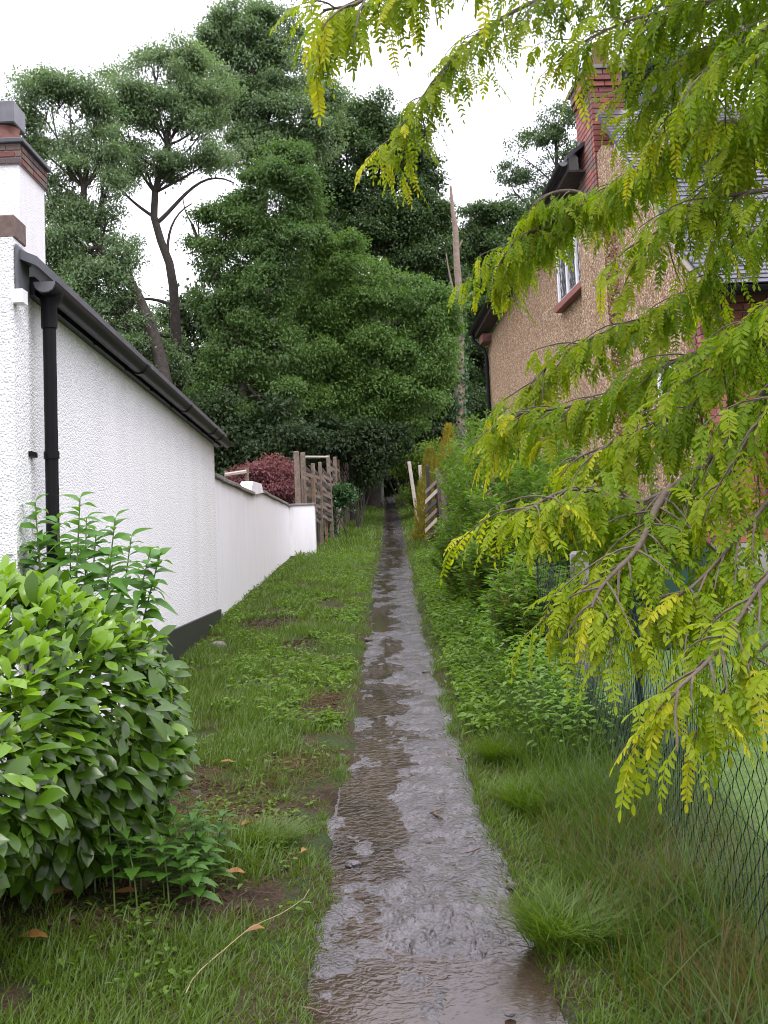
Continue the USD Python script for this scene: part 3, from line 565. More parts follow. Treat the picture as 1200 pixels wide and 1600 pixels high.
# ------------------------------------------------------------------ trees behind
def tube_limb(a, b, r0, r1, sag=.1, n=7, k=8):
    m = (a + b) / 2 + rng.normal(size=3) * np.linalg.norm(b - a) * .08 + np.array([0, 0, -sag * np.linalg.norm(b - a)])
    return tube(spline([a, m, b], k), np.linspace(r0, r1, k), n)
def crown_points(blobs, n, gap=.42, freq=.55, shell=.5):
    """twig positions: half spread through each clump of the crown, half in smaller sprays on its upper and outer side, with gaps between"""
    areas = np.array([b[1][0] * b[1][2] for b in blobs]); out = []; nor = []
    for (c, r), a in zip(blobs, areas / areas.sum()):
        c, r = np.asarray(c), np.asarray(r); ks = int(rng.integers(9, 13)); m = int(n * a * 1.5 / ks) + 3
        sd = unit(rand_dir(ks) + [0, 0, .2]); sc = c + sd * r * rng.uniform(.5, 1.3, (ks, 1)); sr = rng.uniform(.2, .46, ks)
        for q in range(ks + 1):
            if q == ks:
                m2 = int(n * a * .34) + 3; d = rand_dir(m2); rad = (.45 ** 3 + (1 - .45 ** 3) * rng.random(m2)) ** (1 / 3); p = c + d * r * (rad * (.7 + .7 * meshkit.fbm(d * 2.2 + c * .7, 3, 4)))[:, None]; nn = d
            else:
                d = rand_dir(m); rad = (shell ** 3 + (1 - shell ** 3) * rng.random(m)) ** (1 / 3)
                p = sc[q] + d * r * sr[q] * [1, 1, .85] * (rad * (.6 + .8 * meshkit.noise(d * 2.3 + sc[q], 3)))[:, None]; nn = unit(d * .6 + sd[q] * .6)
            keep = .6 * meshkit.noise(p * freq * .7, 15) + .55 * meshkit.noise(p * freq * 1.9, 5) + .4 * (meshkit.noise(p * freq * 5, 9) - .5) > gap + .05
            out.append(p[keep]); nor.append(nn[keep])
    return np.vstack(out), np.vstack(nor)
def twig_leaves(p, d, per, L, W, spread, droop=.5, up=1.1):
    n = len(p) * per; i = np.repeat(np.arange(len(p)), per)
    q = p[i] + rng.normal(size=(n, 3)) * spread * [1, 1, .55]
    A = unit(d[i] * .6 + rng.normal(size=(n, 3)) * .75 + [0, 0, -droop]); N = unit(rng.normal(size=(n, 3)) * .6 + d[i] * .6 + [0, 0, up * .75])
    s = rng.uniform(.7, 1.25, n)
    return leaf_fan4(q, A, N, L * s, W * s)
def blob(u, v, d, ru, rv, rd=None):
    c = at(u, v, d); k = d / F; return c, np.array([ru * k, (rd if rd else (ru + rv) / 2 * k), rv * k])
def tree(name, label, cat, trunk, r0, r1, blobs, matl, twigs, per=9, L=.2, W=.09, spread=.3, gap=.42, bark='bark', limbs=True, extra=(), group=None, shell=.5, freq=.55):
    spread, L, W, twigs, freq = spread * .5, L * .72, W * .72, int(twigs * 1.75), freq * 1.7
    t = thing(name, label, cat, group)
    if trunk is not None:
        tp = spline(trunk, 14); g = ground_z(tp[0][0], tp[0][1]); tp[0][2] = min(tp[0][2], g - .1)
        obj('trunk', tube(tp, np.linspace(r0, r1, 14) * (1 + .0 * rng.random(14)), 9), bark, t, True)
        for e_ in extra:
            q = spline(e_[0], 12); obj('limb', tube(q, np.linspace(e_[1], e_[2], 12), 7), bark, t, True)
        if limbs:
            for c, r in blobs:
                j = np.argmin(np.linalg.norm(tp - (np.asarray(c) - [0, 0, .35 * np.linalg.norm(np.asarray(c) - tp[len(tp) // 2])]), axis=1)); j = max(4, min(j, 12)); m = MB()
                rr0 = np.interp(j, [0, 13], [r0, r1]) * .5
                m.addm(tube_limb(tp[j], np.asarray(c), rr0, rr0 * .35))
                for q in range(5):
                    e_ = np.asarray(c) + rand_dir(1)[0] * r * .8; m.addm(tube_limb(np.asarray(c) * .75 + tp[j] * .25, e_, rr0 * .4, rr0 * .1, 0, 5, 6))
                obj('limb', m.get(), bark, t, True)
    p, d = crown_points(blobs, twigs, gap, freq, shell)
    obj('crown', twig_leaves(p, d, per, L, W, spread), matl, t)
    return t
B = lambda d, *a: [blob(u, v, d, ru, rv) for u, v, ru, rv in a]
A = lambda d, *a: [at(u, v, d) for u, v in a]
tree('leaning_robinia_tree', 'sparse grey-green tree with a dark trunk leaning left above the cottage roof', 'tree',
     A(33, (262, 660), (250, 560), (222, 478), (182, 412), (142, 368), (130, 318), (136, 262)), .26, .08,
     B(33, (50, 160, 42, 34), (110, 160, 42, 30), (90, 215, 50, 34), (150, 190, 40, 40), (50, 275, 40, 44), (105, 300, 40, 40), (75, 380, 46, 50), (40, 450, 46, 50), (120, 470, 48, 44), (95, 560, 60, 50), (170, 300, 22, 30), (195, 395, 24, 24), (80, 130, 30, 20), (140, 145, 34, 24), (30, 205, 30, 34), (160, 240, 40, 30), (75, 330, 36, 30), (125, 350, 26, 26), (55, 520, 46, 40), (150, 405, 40, 36), (172, 452, 38, 34), (140, 505, 44, 40), (192, 505, 34, 34), (205, 565, 40, 40), (165, 352, 28, 24), (110, 425, 40, 36)),
     'grey_foliage', 4200, 11, .17, .07, .34, .49, extra=[(A(33, (182, 412), (130, 385), (90, 340), (70, 270)), .11, .03), (A(33, (142, 368), (160, 300), (155, 230)), .08, .02), (A(33, (222, 478), (200, 410), (192, 370)), .07, .02)], freq=.75)
tree('tall_robinia_tree', 'tall open tree with a bare curving trunk between cottage and dark wood', 'tree',
     A(35, (290, 680), (277, 560), (272, 462), (262, 402), (244, 356), (240, 318), (252, 262), (262, 190)), .22, .08,
     B(35, (215, 140, 46, 34), (270, 112, 46, 30), (200, 205, 46, 44), (255, 180, 50, 44), (300, 150, 42, 40), (315, 205, 40, 40), (285, 240, 50, 26), (225, 255, 46, 30), (230, 540, 40, 44), (245, 600, 50, 40), (195, 520, 36, 40), (180, 165, 34, 30), (335, 250, 26, 20), (175, 280, 36, 26), (290, 90, 34, 24), (240, 95, 26, 18), (330, 130, 40, 34), (250, 570, 40, 40)),
     'grey_foliage', 3000, 11, .17, .07, .34, .45, extra=[(A(35, (243, 350), (285, 308), (320, 282), (366, 286)), .08, .025), (A(35, (270, 440), (262, 390), (275, 340), (300, 318)), .07, .02), (A(35, (275, 480), (240, 468), (205, 468)), .07, .03)], freq=.75)
tree('tall_ash_tree', 'tallest tree, rounded pale green top rising above the dark wood', 'tree',
     A(42, (440, 690), (425, 520), (410, 360), (412, 200), (405, 60)), .38, .1,
     B(42, (385, 30, 56, 36), (345, 55, 36, 34), (425, 60, 44, 40), (340, 110, 40, 40), (395, 105, 54, 46), (450, 120, 40, 46), (360, 170, 44, 44), (420, 180, 52, 50), (470, 190, 40, 46), (385, 235, 46, 40), (450, 250, 46, 46), (505, 215, 36, 40), (515, 150, 26, 26)),
     'grey_foliage', 4200, 10, .21, .09, .36, .44)
tree('dead_branch_ash_tree', 'ash with forked trunk and bare dead twigs, in front of the tallest tree', 'tree',
     A(34, (388, 690), (380, 600), (379, 545), (356, 490), (340, 445), (318, 395), (300, 350)), .20, .05,
     B(34, (330, 400, 30, 30), (360, 350, 40, 34), (420, 300, 46, 44), (470, 320, 44, 40), (400, 380, 52, 44), (450, 390, 50, 46), (345, 470, 36, 46), (410, 460, 50, 50), (370, 540, 50, 50), (430, 540, 50, 50), (350, 620, 50, 46), (415, 630, 56, 50), (430, 255, 40, 34)),
     'ash_foliage', 4600, 10, .17, .08, .32, .40, extra=[(A(34, (300, 350), (290, 330), (286, 300)), .03, .01), (A(34, (318, 395), (310, 350), (316, 318)), .03, .01), (A(34, (379, 545), (345, 500), (340, 440), (345, 400)), .11, .04)])
tree('bushy_ash_tree', 'dense bushy bright green tree right behind the end of the path', 'tree',
     A(39, (548, 770), (552, 700), (560, 600), (565, 520)), .2, .1,
     B(36, (500, 415, 40, 34), (545, 420, 46, 40), (480, 470, 46, 50), (540, 480, 56, 46), (600, 460, 54, 40), (650, 460, 44, 36), (680, 500, 34, 44), (520, 540, 56, 50), (590, 535, 60, 50), (650, 550, 50, 50), (475, 560, 46, 50), (690, 560, 26, 40), (470, 380, 30, 24), (425, 620, 46, 44), (520, 620, 50, 44), (590, 610, 56, 46), (650, 620, 50, 40), (560, 660, 46, 30), (620, 665, 40, 24), (490, 640, 40, 36)),
     'bright_foliage', 6000, 10, .17, .08, .32, .36, shell=.6)
tree('dark_oak_tree', 'dark dense oak behind the bright bushy tree', 'tree',
     A(48, (580, 720), (585, 500), (585, 380), (580, 260)), .4, .12,
     B(48, (555, 185, 40, 32), (600, 190, 36, 32), (530, 235, 46, 44), (585, 245, 50, 46), (635, 240, 36, 40), (510, 300, 50, 50), (570, 320, 56, 50), (630, 310, 50, 50), (670, 340, 36, 40), (540, 380, 56, 50), (610, 380, 60, 50), (670, 400, 44, 46), (690, 460, 40, 50), (480, 330, 40, 50), (660, 265, 24, 20)),
     'oak_foliage', 6400, 9, .2, .12, .36, .36)
tree('right_oak_tree', 'dark leafy tree behind the right-hand house, right of the dead trunk', 'tree',
     A(50, (770, 700), (770, 500), (770, 360)), .35, .12,
     B(50, (745, 345, 36, 24), (790, 345, 44, 30), (740, 390, 40, 36), (790, 400, 50, 44), (760, 450, 50, 46), (735, 510, 40, 46), (790, 500, 50, 50), (750, 570, 46, 46), (740, 630, 46, 40), (835, 360, 40, 40), (860, 420, 50, 50), (700, 600, 40, 50)),
     'oak_foliage', 4600, 9, .2, .12, .36, .36)
tree('open_oak_tree', 'thin oak crown against white sky between dead trunk and brick chimney', 'tree',
     A(56, (890, 620), (880, 420), (872, 300), (868, 200)), .3, .06,
     B(56, (872, 180, 26, 26), (845, 215, 32, 26), (890, 215, 30, 34), (815, 245, 32, 22), (860, 260, 40, 30), (790, 270, 26, 16), (825, 290, 36, 22), (880, 300, 36, 30), (850, 330, 50, 30), (905, 260, 30, 40)),
     'oak_foliage', 1300, 9, .2, .12, .36, .52, freq=.6)
tree('chimney_side_tree', 'distant tree showing to the right of the brick chimney', 'tree',
     A(52, (1000, 560), (995, 300), (990, 120)), .3, .06,
     B(52, (985, 110, 30, 40), (1010, 150, 34, 40), (985, 195, 30, 40), (1020, 90, 34, 40), (1060, 140, 50, 60), (1000, 250, 40, 50)), 'oak_foliage', 1500, 9, .2, .12, .36, .42)
# bare dead trunk with ivy
dt = thing('dead_tree', 'bare pinkish dead trunk standing tall, ivy round its foot', 'dead tree')
dtp = spline(A(43, (724, 720), (720, 620), (719, 540), (716, 450), (713, 385), (709, 335), (704, 305), (703, 291)), 24)
obj('trunk', tube(dtp + rng.normal(size=(24, 3)) * .015, np.interp(np.arange(24), [0, 12, 19, 23], [.24, .16, .12, .045]), 10), 'pale_bark', dt, True)
for q in ((A(43, (717, 480), (705, 440), (697, 395)), .06, .02), (A(43, (714, 392), (722, 376)), .05, .03)): obj('snag', tube(spline(q[0], 6), np.linspace(q[1], q[2], 6), 6), 'pale_bark', dt, True)
ip = dtp[rng.integers(0, 13, 900)] + unit(rng.normal(size=(900, 3)) * [1, 1, .2]) * rng.uniform(.18, .38, (900, 1)) + rng.normal(size=(900, 3)) * [0, 0, .35]
obj('ivy', leaf_fan4(ip, rng.normal(size=(900, 3)) * .6 + [0, 0, -.7], unit(ip - dtp[6] * [1, 1, 0] - ip * [0, 0, 1]) + rng.normal(size=(900, 3)) * .3, .16, .14), 'ivy_leaf', dt)
# undergrowth round the end of the path
def bush(name, label, cat, blobs, matl, twigs, per=8, L=.13, W=.07, spread=.2, gap=.36, stems=6, base=None, freq=1.1, shell=.55, group=None, bark='bark'):
    t = thing(name, label, cat, group); m = MB()
    c0 = np.mean([b[0] for b in blobs], 0) if base is None else np.asarray(base, float); g = [c0[0], c0[1], float(ground_z(c0[0], c0[1])) - .05]
    for k in range(stems):
        c, r = blobs[k % len(blobs)]; m.addm(tube_limb(np.array(g) + rng.normal(size=3) * [.1, .1, 0], np.asarray(c) + rng.normal(size=3) * r * .3, .03, .008, -.03, 5, 7))
    obj('stems', m.get(), bark, t)
    p, d = crown_points(blobs, twigs, gap, freq, shell); z = ground_z(p[:, 0], p[:, 1]); k = p[:, 2] > z + .02
    obj('foliage', twig_leaves(p[k], d[k], per, L, W, spread), matl, t); return t
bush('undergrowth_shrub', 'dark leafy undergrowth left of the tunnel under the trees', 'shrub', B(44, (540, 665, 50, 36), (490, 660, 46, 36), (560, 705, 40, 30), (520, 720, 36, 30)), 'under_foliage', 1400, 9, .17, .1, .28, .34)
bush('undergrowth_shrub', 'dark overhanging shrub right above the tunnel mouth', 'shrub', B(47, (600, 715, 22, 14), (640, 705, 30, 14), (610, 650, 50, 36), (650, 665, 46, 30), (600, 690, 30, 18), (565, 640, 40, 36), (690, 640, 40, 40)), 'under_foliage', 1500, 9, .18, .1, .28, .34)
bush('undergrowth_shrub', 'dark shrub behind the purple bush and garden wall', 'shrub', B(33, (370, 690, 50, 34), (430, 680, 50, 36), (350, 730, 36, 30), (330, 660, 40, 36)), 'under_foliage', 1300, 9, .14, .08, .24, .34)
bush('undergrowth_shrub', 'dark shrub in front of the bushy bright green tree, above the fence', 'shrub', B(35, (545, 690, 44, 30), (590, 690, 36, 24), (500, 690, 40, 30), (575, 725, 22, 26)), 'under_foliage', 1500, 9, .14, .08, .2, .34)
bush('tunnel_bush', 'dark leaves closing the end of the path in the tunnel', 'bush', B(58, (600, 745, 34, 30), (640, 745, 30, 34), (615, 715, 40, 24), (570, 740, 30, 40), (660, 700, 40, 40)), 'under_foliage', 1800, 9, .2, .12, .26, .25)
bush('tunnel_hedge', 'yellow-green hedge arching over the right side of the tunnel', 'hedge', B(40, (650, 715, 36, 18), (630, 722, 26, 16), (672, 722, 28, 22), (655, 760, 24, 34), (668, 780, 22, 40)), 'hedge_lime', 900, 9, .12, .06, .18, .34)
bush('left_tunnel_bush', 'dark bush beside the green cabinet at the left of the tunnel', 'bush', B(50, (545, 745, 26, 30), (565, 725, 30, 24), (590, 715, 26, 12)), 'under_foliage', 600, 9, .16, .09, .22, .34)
bush('right_tunnel_bush', 'dark bush closing the right bank beyond the yellow-green hedge', 'bush', B(52, (660, 740, 34, 40), (690, 720, 40, 40), (640, 725, 14, 14)), 'under_foliage', 800, 9, .17, .1, .24, .32)
tt = thing('tunnel_trunk_tree', 'grey trunk standing just left of the dark tunnel mouth', 'tree')
tq = spline(A(56, (593, 800), (592, 760), (590, 720), (585, 660)), 10); obj('trunk', tube(tq, np.linspace(.3, .2, 10), 9), 'grey_bark', tt, True)
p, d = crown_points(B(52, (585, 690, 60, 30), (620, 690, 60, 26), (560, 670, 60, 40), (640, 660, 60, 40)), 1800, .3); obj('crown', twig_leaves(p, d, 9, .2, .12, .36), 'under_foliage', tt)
# a far wood that reads as one dark mass behind everything
fb = []
for u in np.arange(300, 900, 45):
    for v in (720, 640, 560, 480): fb.append(blob(u + rng.uniform(-15, 15), v + rng.uniform(-15, 15) + (40 if u < 420 else 0), 72, 48, 48))
p, d = crown_points(fb, 9000, .25, .35)
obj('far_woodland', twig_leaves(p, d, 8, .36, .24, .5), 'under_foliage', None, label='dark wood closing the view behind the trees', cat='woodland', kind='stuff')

# ------------------------------------------------------------------ fences and things along the path
def post(x, y, h, w, matl, parent, tilt=(0, 0), name='post', taper=0):
    z = float(ground_z(x, y)) - .15; v, f = bevel_box(-w / 2, w / 2, -w / 2, w / 2, 0, h + .15, w * .12)
    v = v + np.stack([v[:, 2] * tilt[0], v[:, 2] * tilt[1], 0 * v[:, 0]], 1); c, s = math.cos(.3), math.sin(.3)
    v[:, :2] = v[:, :2] @ np.array([[c, s], [-s, c]]) if False else v[:, :2]
    return obj(name, (v + [x, y, z], f), matl, parent)
fl_ = thing('left_garden_fence', 'weathered wooden fence of uneven posts beyond the white garden wall', 'fence')
lf = [(463, 705, 25.4, .11), (473, 707, 25.9, .10), (487, 724, 26.6, .10), (488, 745, 26.2, .09), (498, 722, 27.6, .09), (506, 737, 29.9, .085), (514, 711, 30.2, .11), (522, 714, 32.4, .11), (529, 718, 34.4, .10), (535, 719, 36.5, .10), (540, 721, 38.6, .10), (545, 722, 41.2, .10), (549, 724, 44, .10), (552, 726, 47, .10), (554, 728, 50, .10)]
pp = []
for i, (u, v, d, w) in enumerate(lf):
    t = at(u, v, d); g = float(ground_z(t[0], d)); post(t[0], d, t[2] - g, w * (1.15 if i < 2 else 1), ['weathered_wood', 'brown_wood'][(i in (3, 5, 8)) * 1], fl_, (rng.uniform(-.02, .02), 0)); pp.append((t[0], d, t[2]))
for a, b in ((1, 2), (2, 4), (4, 6), (6, 7), (7, 8), (8, 9), (9, 10), (10, 11), (11, 12), (12, 13), (13, 14)):
    (xa, ya, za), (xb, yb, zb_) = pp[a], pp[b]; top = min(za, zb_) - .2
    for k in range(11):
        z = top - .125 * k
        if z < max(ground_z(xa, ya), ground_z(xb, yb)) + .1: break
        n = 5; P_ = np.linspace([xa, ya, z + .05], [xb, yb, z - .02], n); P_[:, 0] += .03 * (-1) ** k * np.sin(np.linspace(0, 2 * math.pi, n))
        m = MB()
        for q in range(n - 1):
            p0, p1 = P_[q], P_[q + 1]; m.add([p0 + [0, 0, -.045], p1 + [0, 0, -.045], p1 + [0, 0, .045], p0 + [0, 0, .045], p0 + [.012, 0, -.045], p1 + [.012, 0, -.045], p1 + [.012, 0, .045], p0 + [.012, 0, .045]], BF)
        obj('slat', m.get(), 'weathered_wood' if k % 3 else 'dark_wood', fl_)
r0_, r1_ = at(476, 714, 26.4), at(512, 714, 30); v, f = tube([r0_, r1_], .035, 6); obj('top_rail', (v, f), 'pale_wood', fl_)
r0_, r1_ = at(352, 742, 25.), at(385, 737, 25.); gd = thing('garden_rail', 'pale timber rail behind the white garden wall by the purple bush', 'rail'); obj('rail', tube([r0_, r1_], .05, 6), 'pale_wood', gd)
for q in (r0_, r1_): obj('post', tube([[q[0], q[1] + .09, float(ground_z(q[0], q[1])) - .1], [q[0], q[1] + .09, q[2] + .1]], .05, 6), 'weathered_wood', gd)
bush('purple_bush', 'purple-red leaved bush behind the white garden wall', 'bush', B(27, (430, 738, 30, 22), (400, 748, 30, 18), (375, 752, 22, 14), (445, 765, 22, 24), (415, 770, 34, 22)), 'purple_leaf', 1000, 8, .075, .04, .13, .36)
bush('fence_climber', 'blue-green climbing plants along the foot of the wooden fence', 'climber', B(31, (522, 790, 16, 24), (512, 820, 14, 26), (535, 785, 14, 20), (503, 840, 10, 30), (545, 780, 10, 18)), 'ivy_leaf', 620, 8, .09, .06, .12, .32)
cb = thing('utility_cabinet', 'pale green metal cabinet standing left of the tunnel mouth', 'cabinet')
cp = at(573, 778, 53); cz = float(ground_z(cp[0], 53)); m = bevel_box(cp[0] - .29, cp[0] + .29, 52.8, 53.2, cz, cz + 1.05, .02); obj('case', m, 'cabinet_green', cb); obj('lid', bevel_box(cp[0] - .32, cp[0] + .32, 52.77, 53.23, cz + 1.052, cz + 1.1, .01), 'cabinet_green', cb)
obj('door', bevel_box(cp[0] - .25, cp[0] + .25, 52.775, 52.798, cz + .12, cz + .98, .005), 'cabinet_green', cb)
mp = at(583, 735, 51); mk = thing('marker_post', 'slim wooden post with pale top beside the green cabinet', 'post'); g = float(ground_z(mp[0], 51)); obj('shaft', bevel_box(mp[0] - .06, mp[0] + .06, 50.94, 51.06, g - .1, mp[2] - .12, .01), 'brown_wood', mk); obj('cap', bevel_box(mp[0] - .06, mp[0] + .06, 50.94, 51.06, mp[2] - .118, mp[2], .01), 'straw', mk)
for i in range(26):
    y = 26.2 + i * .93; u = np.interp(y, [25.4, 26.6, 29.9, 34, 41, 50], [470, 488, 508, 529, 545, 554]) - rng.uniform(0, 3); t = at(u, 725, y); g = float(ground_z(t[0], y)); w = rng.uniform(.10, .16)
    z0, z1_ = g + .15, g + rng.uniform(1.45, 1.85) + (.3 if y < 30 else 0); v, f = bevel_box(t[0] - .055, t[0] - .03, y - .42, y - .42 + w * 4.2, z0, z1_, .006); obj('board', (v, f), ['weathered_wood', 'brown_wood', 'dark_wood'][i % 3], fl_)
rf = thing('broken_trellis_fence', 'dark broken trellis fence on the right below the golden conifer', 'fence')
for u, v, d, w, mt in ((671, 727, 27.2, .10, 'dark_wood'), (688, 731, 25.4, .11, 'weathered_wood'), (694, 738, 24.6, .09, 'weathered_wood'), (683, 742, 25.8, .08, 'dark_wood'), (701, 745, 24, .09, 'dark_wood')):
    t = at(u, v, d); post(t[0], d, t[2] - float(ground_z(t[0], d)), w, mt, rf, (-.03, 0))
for k in range(6):
    for a, b in (((664, 770 + 15 * k), (682, 752 + 15 * k)), ((674, 775 + 15 * k), (694, 760 + 15 * k))):
        p0, p1 = at(*a, 26.8), at(*b, 25.0); w = np.array([0, 0, .05]); m = MB().add([p0 - w, p1 - w, p1 + w, p0 + w, p0 - w + [.02, 0, 0], p1 - w + [.02, 0, 0], p1 + w + [.02, 0, 0], p0 + w + [.02, 0, 0]], BF); obj('slat', m.get(), ['weathered_wood', 'pale_wood', 'dark_wood'][k % 3], rf)
for i, (u, v, d, lab) in enumerate(((645, 722, 31, 'pale leaning fence stake, leftmost right of the path'), (653, 728, 30, 'short pale fence stake beside the leaning one'), (659, 722, 29, 'upright grey fence stake next to the golden conifer'))):
    t = at(u, v, d); st = thing('fence_stake', lab, 'stake'); post(t[0] + .12, d, t[2] - float(ground_z(t[0], d)), .1, 'pale_wood' if i < 2 else 'weathered_wood', st, ((-.10, -.03, 0)[i], 0), 'stake')
# golden conifer: dense upright sprays
def conifer(label, tip, base_w, d, y1):
    t = thing('golden_conifer', label, 'conifer'); top = at(tip[0], tip[1], d); bx = at(tip[0] - 4, y1, d); gz_ = float(ground_z(bx[0], d)); H = top[2] - gz_
    obj('trunk', tube([[bx[0], d, gz_ - .1], [(top[0] + bx[0]) / 2, d, gz_ + H / 2], [top[0], d, top[2] - .2]], [.06, .04, .01], 6), 'bark', t)
    n = 4200; h = rng.random(n) ** 1.3; a = rng.uniform(0, 2 * np.pi, n); r = base_w * np.sqrt(np.clip(1 - h, 0, 1)) * (.65 + .5 * rng.random(n)) * (.75 + .5 * meshkit.noise(np.stack([np.cos(a) * 2, np.sin(a) * 2, h * 5], 1), 3))
    P_ = np.stack([bx[0] + (top[0] - bx[0]) * h + r * np.cos(a), d + r * np.sin(a), gz_ + .02 + h * H], 1); A_ = np.stack([np.cos(a) * .5, np.sin(a) * .5, np.full(n, 1.)], 1) + rng.normal(size=(n, 3)) * .25
    obj('foliage', leaf_fan4(P_, A_, np.stack([np.cos(a), np.sin(a), 0 * a], 1) + rng.normal(size=(n, 3)) * .3, rng.uniform(.08, .16, n), .03), 'conifer_gold', t)
conifer('tall pointed golden-brown conifer above the trellis fence', (701, 668), .42, 26.5, 840)
conifer('lower golden-brown conifer left of the pointed one', (672, 704), .36, 28, 850)
# flowering bushes spilling over the fence
def spirea(label, x, y, h, r, nst, flowers):
    t = thing('flowering_bush', label, 'bush'); g = float(ground_z(x, y)); m = MB(); P_, A_, N_, L_ = [], [], [], []; tips = []
    for k in range(nst):
        a = rng.uniform(0, 2 * np.pi); q = math.sqrt(rng.random()); b = np.array([x + .35 * r * q * math.cos(a), y + .5 * r * q * math.sin(a), g - .03]); hh = h * rng.uniform(.55, 1.05) * (1 - .28 * q * q)
        e = np.array([x + r * q * math.cos(a) * 1.05, y + r * 1.15 * q * math.sin(a), g + hh]); c = (b + e) / 2 + [0, 0, .12 * hh]; pts = spline([b, c, e], 7); m.addm(tube(pts, np.linspace(.006, .0025, 7), 3)); tips.append(e)
        n = int(75 * hh / .8); tt_ = rng.uniform(.06, 1, n) ** .75; i = tt_ * 6; i0 = np.minimum(i.astype(int), 5); p = pts[i0] + (pts[i0 + 1] - pts[i0]) * (i - i0)[:, None]; aa = np.arange(n) * 2.4 + rng.random(n); out = np.stack([np.cos(aa), np.sin(aa), np.full(n, .35)], 1)
        P_.append(p); A_.append(out + (e - b) * .25); N_.append(np.tile([0, 0, 1.], (n, 1)) + rng.normal(size=(n, 3)) * .35); L_.append(rng.uniform(.06, .11, n) * (1.15 - .35 * tt_))
    obj('stems', m.get(), 'red_stem', t); L_ = np.concatenate(L_)
    obj('foliage', leaves(np.vstack(P_), np.vstack(A_), np.vstack(N_), L_, L_ * .30, .3, .25), 'bush_leaf', t)
    for u, v in flowers:
        tip = at(u, v, y - r * .8); fm = MB(); n = 60; hgt = rng.random(n); a = rng.uniform(0, 2 * np.pi, n); rr_ = .022 * (1 - hgt * .8) + .004
        fm.addm(leaf_fan4(np.stack([tip[0] + rr_ * np.cos(a), tip[1] + rr_ * np.sin(a), tip[2] + hgt * .09], 1), np.stack([np.cos(a), np.sin(a), 0 * a + .6], 1), np.stack([0 * a, 0 * a, 0 * a + 1], 1) + rng.normal(size=(n, 3)) * .4, .02, .014)); obj('flower_head', fm.get(), 'pink_flower', t)
        fs = np.array([tip[0] + .12, tip[1] + .25, tip[2] - .5]); obj('flower_stalk', tube(spline([fs, (fs + tip) / 2 + [-.03, 0, .05], tip + [0, 0, .01]], 5), .004, 4), 'green_stem', t)
spirea('tall leafy bush with a pink flower beside the trellis fence', 1.66, 15.8, 2.5, .85, 230, [(708, 749)])
spirea('leafy bush with pink plumes in front of the house wall', 1.45, 12.4, 2.35, .85, 230, [(770, 752), (777, 747), (765, 780), (757, 812), (845, 770)])
spirea('nearest leafy green bush spilling through the wire fence', 1.45, 9.8, 1.9, .66, 200, [])
spirea('green bush in the garden behind the wire fence', 2.45, 11.2, 1.55, .8, 100, [(885, 760)])
spirea('low bush on the bank between trellis fence and pink plumes', 1.0, 13.6, 1.2, .5, 110, [])
spirea('low tangle of leafy stems on the path side of the wire fence', 1.10, 8.3, .95, .36, 90, [])
spirea('leafy stems spilling over the right bank halfway to the trellis fence', 1.06, 10.9, 1.1, .40, 90, [])
bn = thing('garden_bin', 'dark green bin standing on the lawn by the house corner', 'bin'); q = at(1062, 950, 9.2); g = float(ground_z(q[0], 9.2))
obj('body', (lambda m: (np.stack([q[0] + (m[0][:, 0]) * (.86 + .14 * m[0][:, 2]), 9.2 + m[0][:, 1] * (.86 + .14 * m[0][:, 2]), g + m[0][:, 2] * .78], 1), m[1]))(bevel_box(-.22, .22, -.25, .25, 0, 1, .02)), 'bin_green', bn); obj('lid', bevel_box(q[0] - .24, q[0] + .24, 8.92, 9.48, g + .79, g + .86, .02), 'bin_green', bn)

# chain-link fence
cl = thing('chain_link_fence', 'dark green chain-link fence along the right side of the path', 'fence')
fx = lambda y: np.interp(y, [0, 2.5, 4.6, 7, 9, 12], [1.05, 1.06, 1.07, 1.09, 1.16, 1.25])
FW = .044; mb = MB(); ys = np.arange(2.0, 9.4, FW)
for i, y in enumerate(ys):
    n = 24; k = np.arange(n + 1); yy = y + np.where((k + i) % 2 == 0, 0, FW) + rng.normal(size=n + 1) * .0014; xo = np.where((k + i) % 2 == 0, -.0028, .0028); hgt = 1.04 + .03 * math.sin(y * 1.9)
    xs = fx(yy) + xo + .018 * np.sin(yy * 3.1) * (k / n) + .012 * np.sin(yy * 7 + k * .3); zz = prof(yy) + .03 + k / n * hgt - .03 * (meshkit.noise(np.stack([yy * 2, 0 * yy, 0 * yy], 1), 2)) * (k / n)
    mb.addm(tube(np.stack([xs, yy, zz], 1), .0017, 4, False))
    if y < 9:  # twisted cut ends along the top
        e = np.array([xs[-1], yy[-1], zz[-1]]); mb.addm(tube([e, e + [rng.uniform(-.01, .01), rng.uniform(-.015, .015), .03]], .0019, 3, False))
obj('wire_mesh', mb.get(), 'wire_green', cl, kind='stuff')
for hz in (.98, .5):
    yy = np.linspace(2, 9.4, 40); obj('line_wire', tube(np.stack([fx(yy) + .006, yy, prof(yy) + hz + .012 * np.sin(yy * 2)], 1), .0017, 4), 'wire_green', cl)
for y in (2.2, 4.9): obj('post', tube([[fx(y) + .04, y, prof(y) - .1], [fx(y) + .045, y, prof(y) + 1.06]], .017, 8), 'wire_green', cl)
cpst = at(880, 862, 6.9); cps = thing('concrete_post', 'weathered concrete fence post at the end of the chain-link fence', 'post'); gz_ = float(ground_z(cpst[0], 6.9)); v, f = bevel_box(-.055, .055, -.055, .055, 0, cpst[2] - gz_ + .1, .02); obj('shaft', (v + [cpst[0] + .10, 6.9, gz_ - .1], f), 'stone_coping', cps)

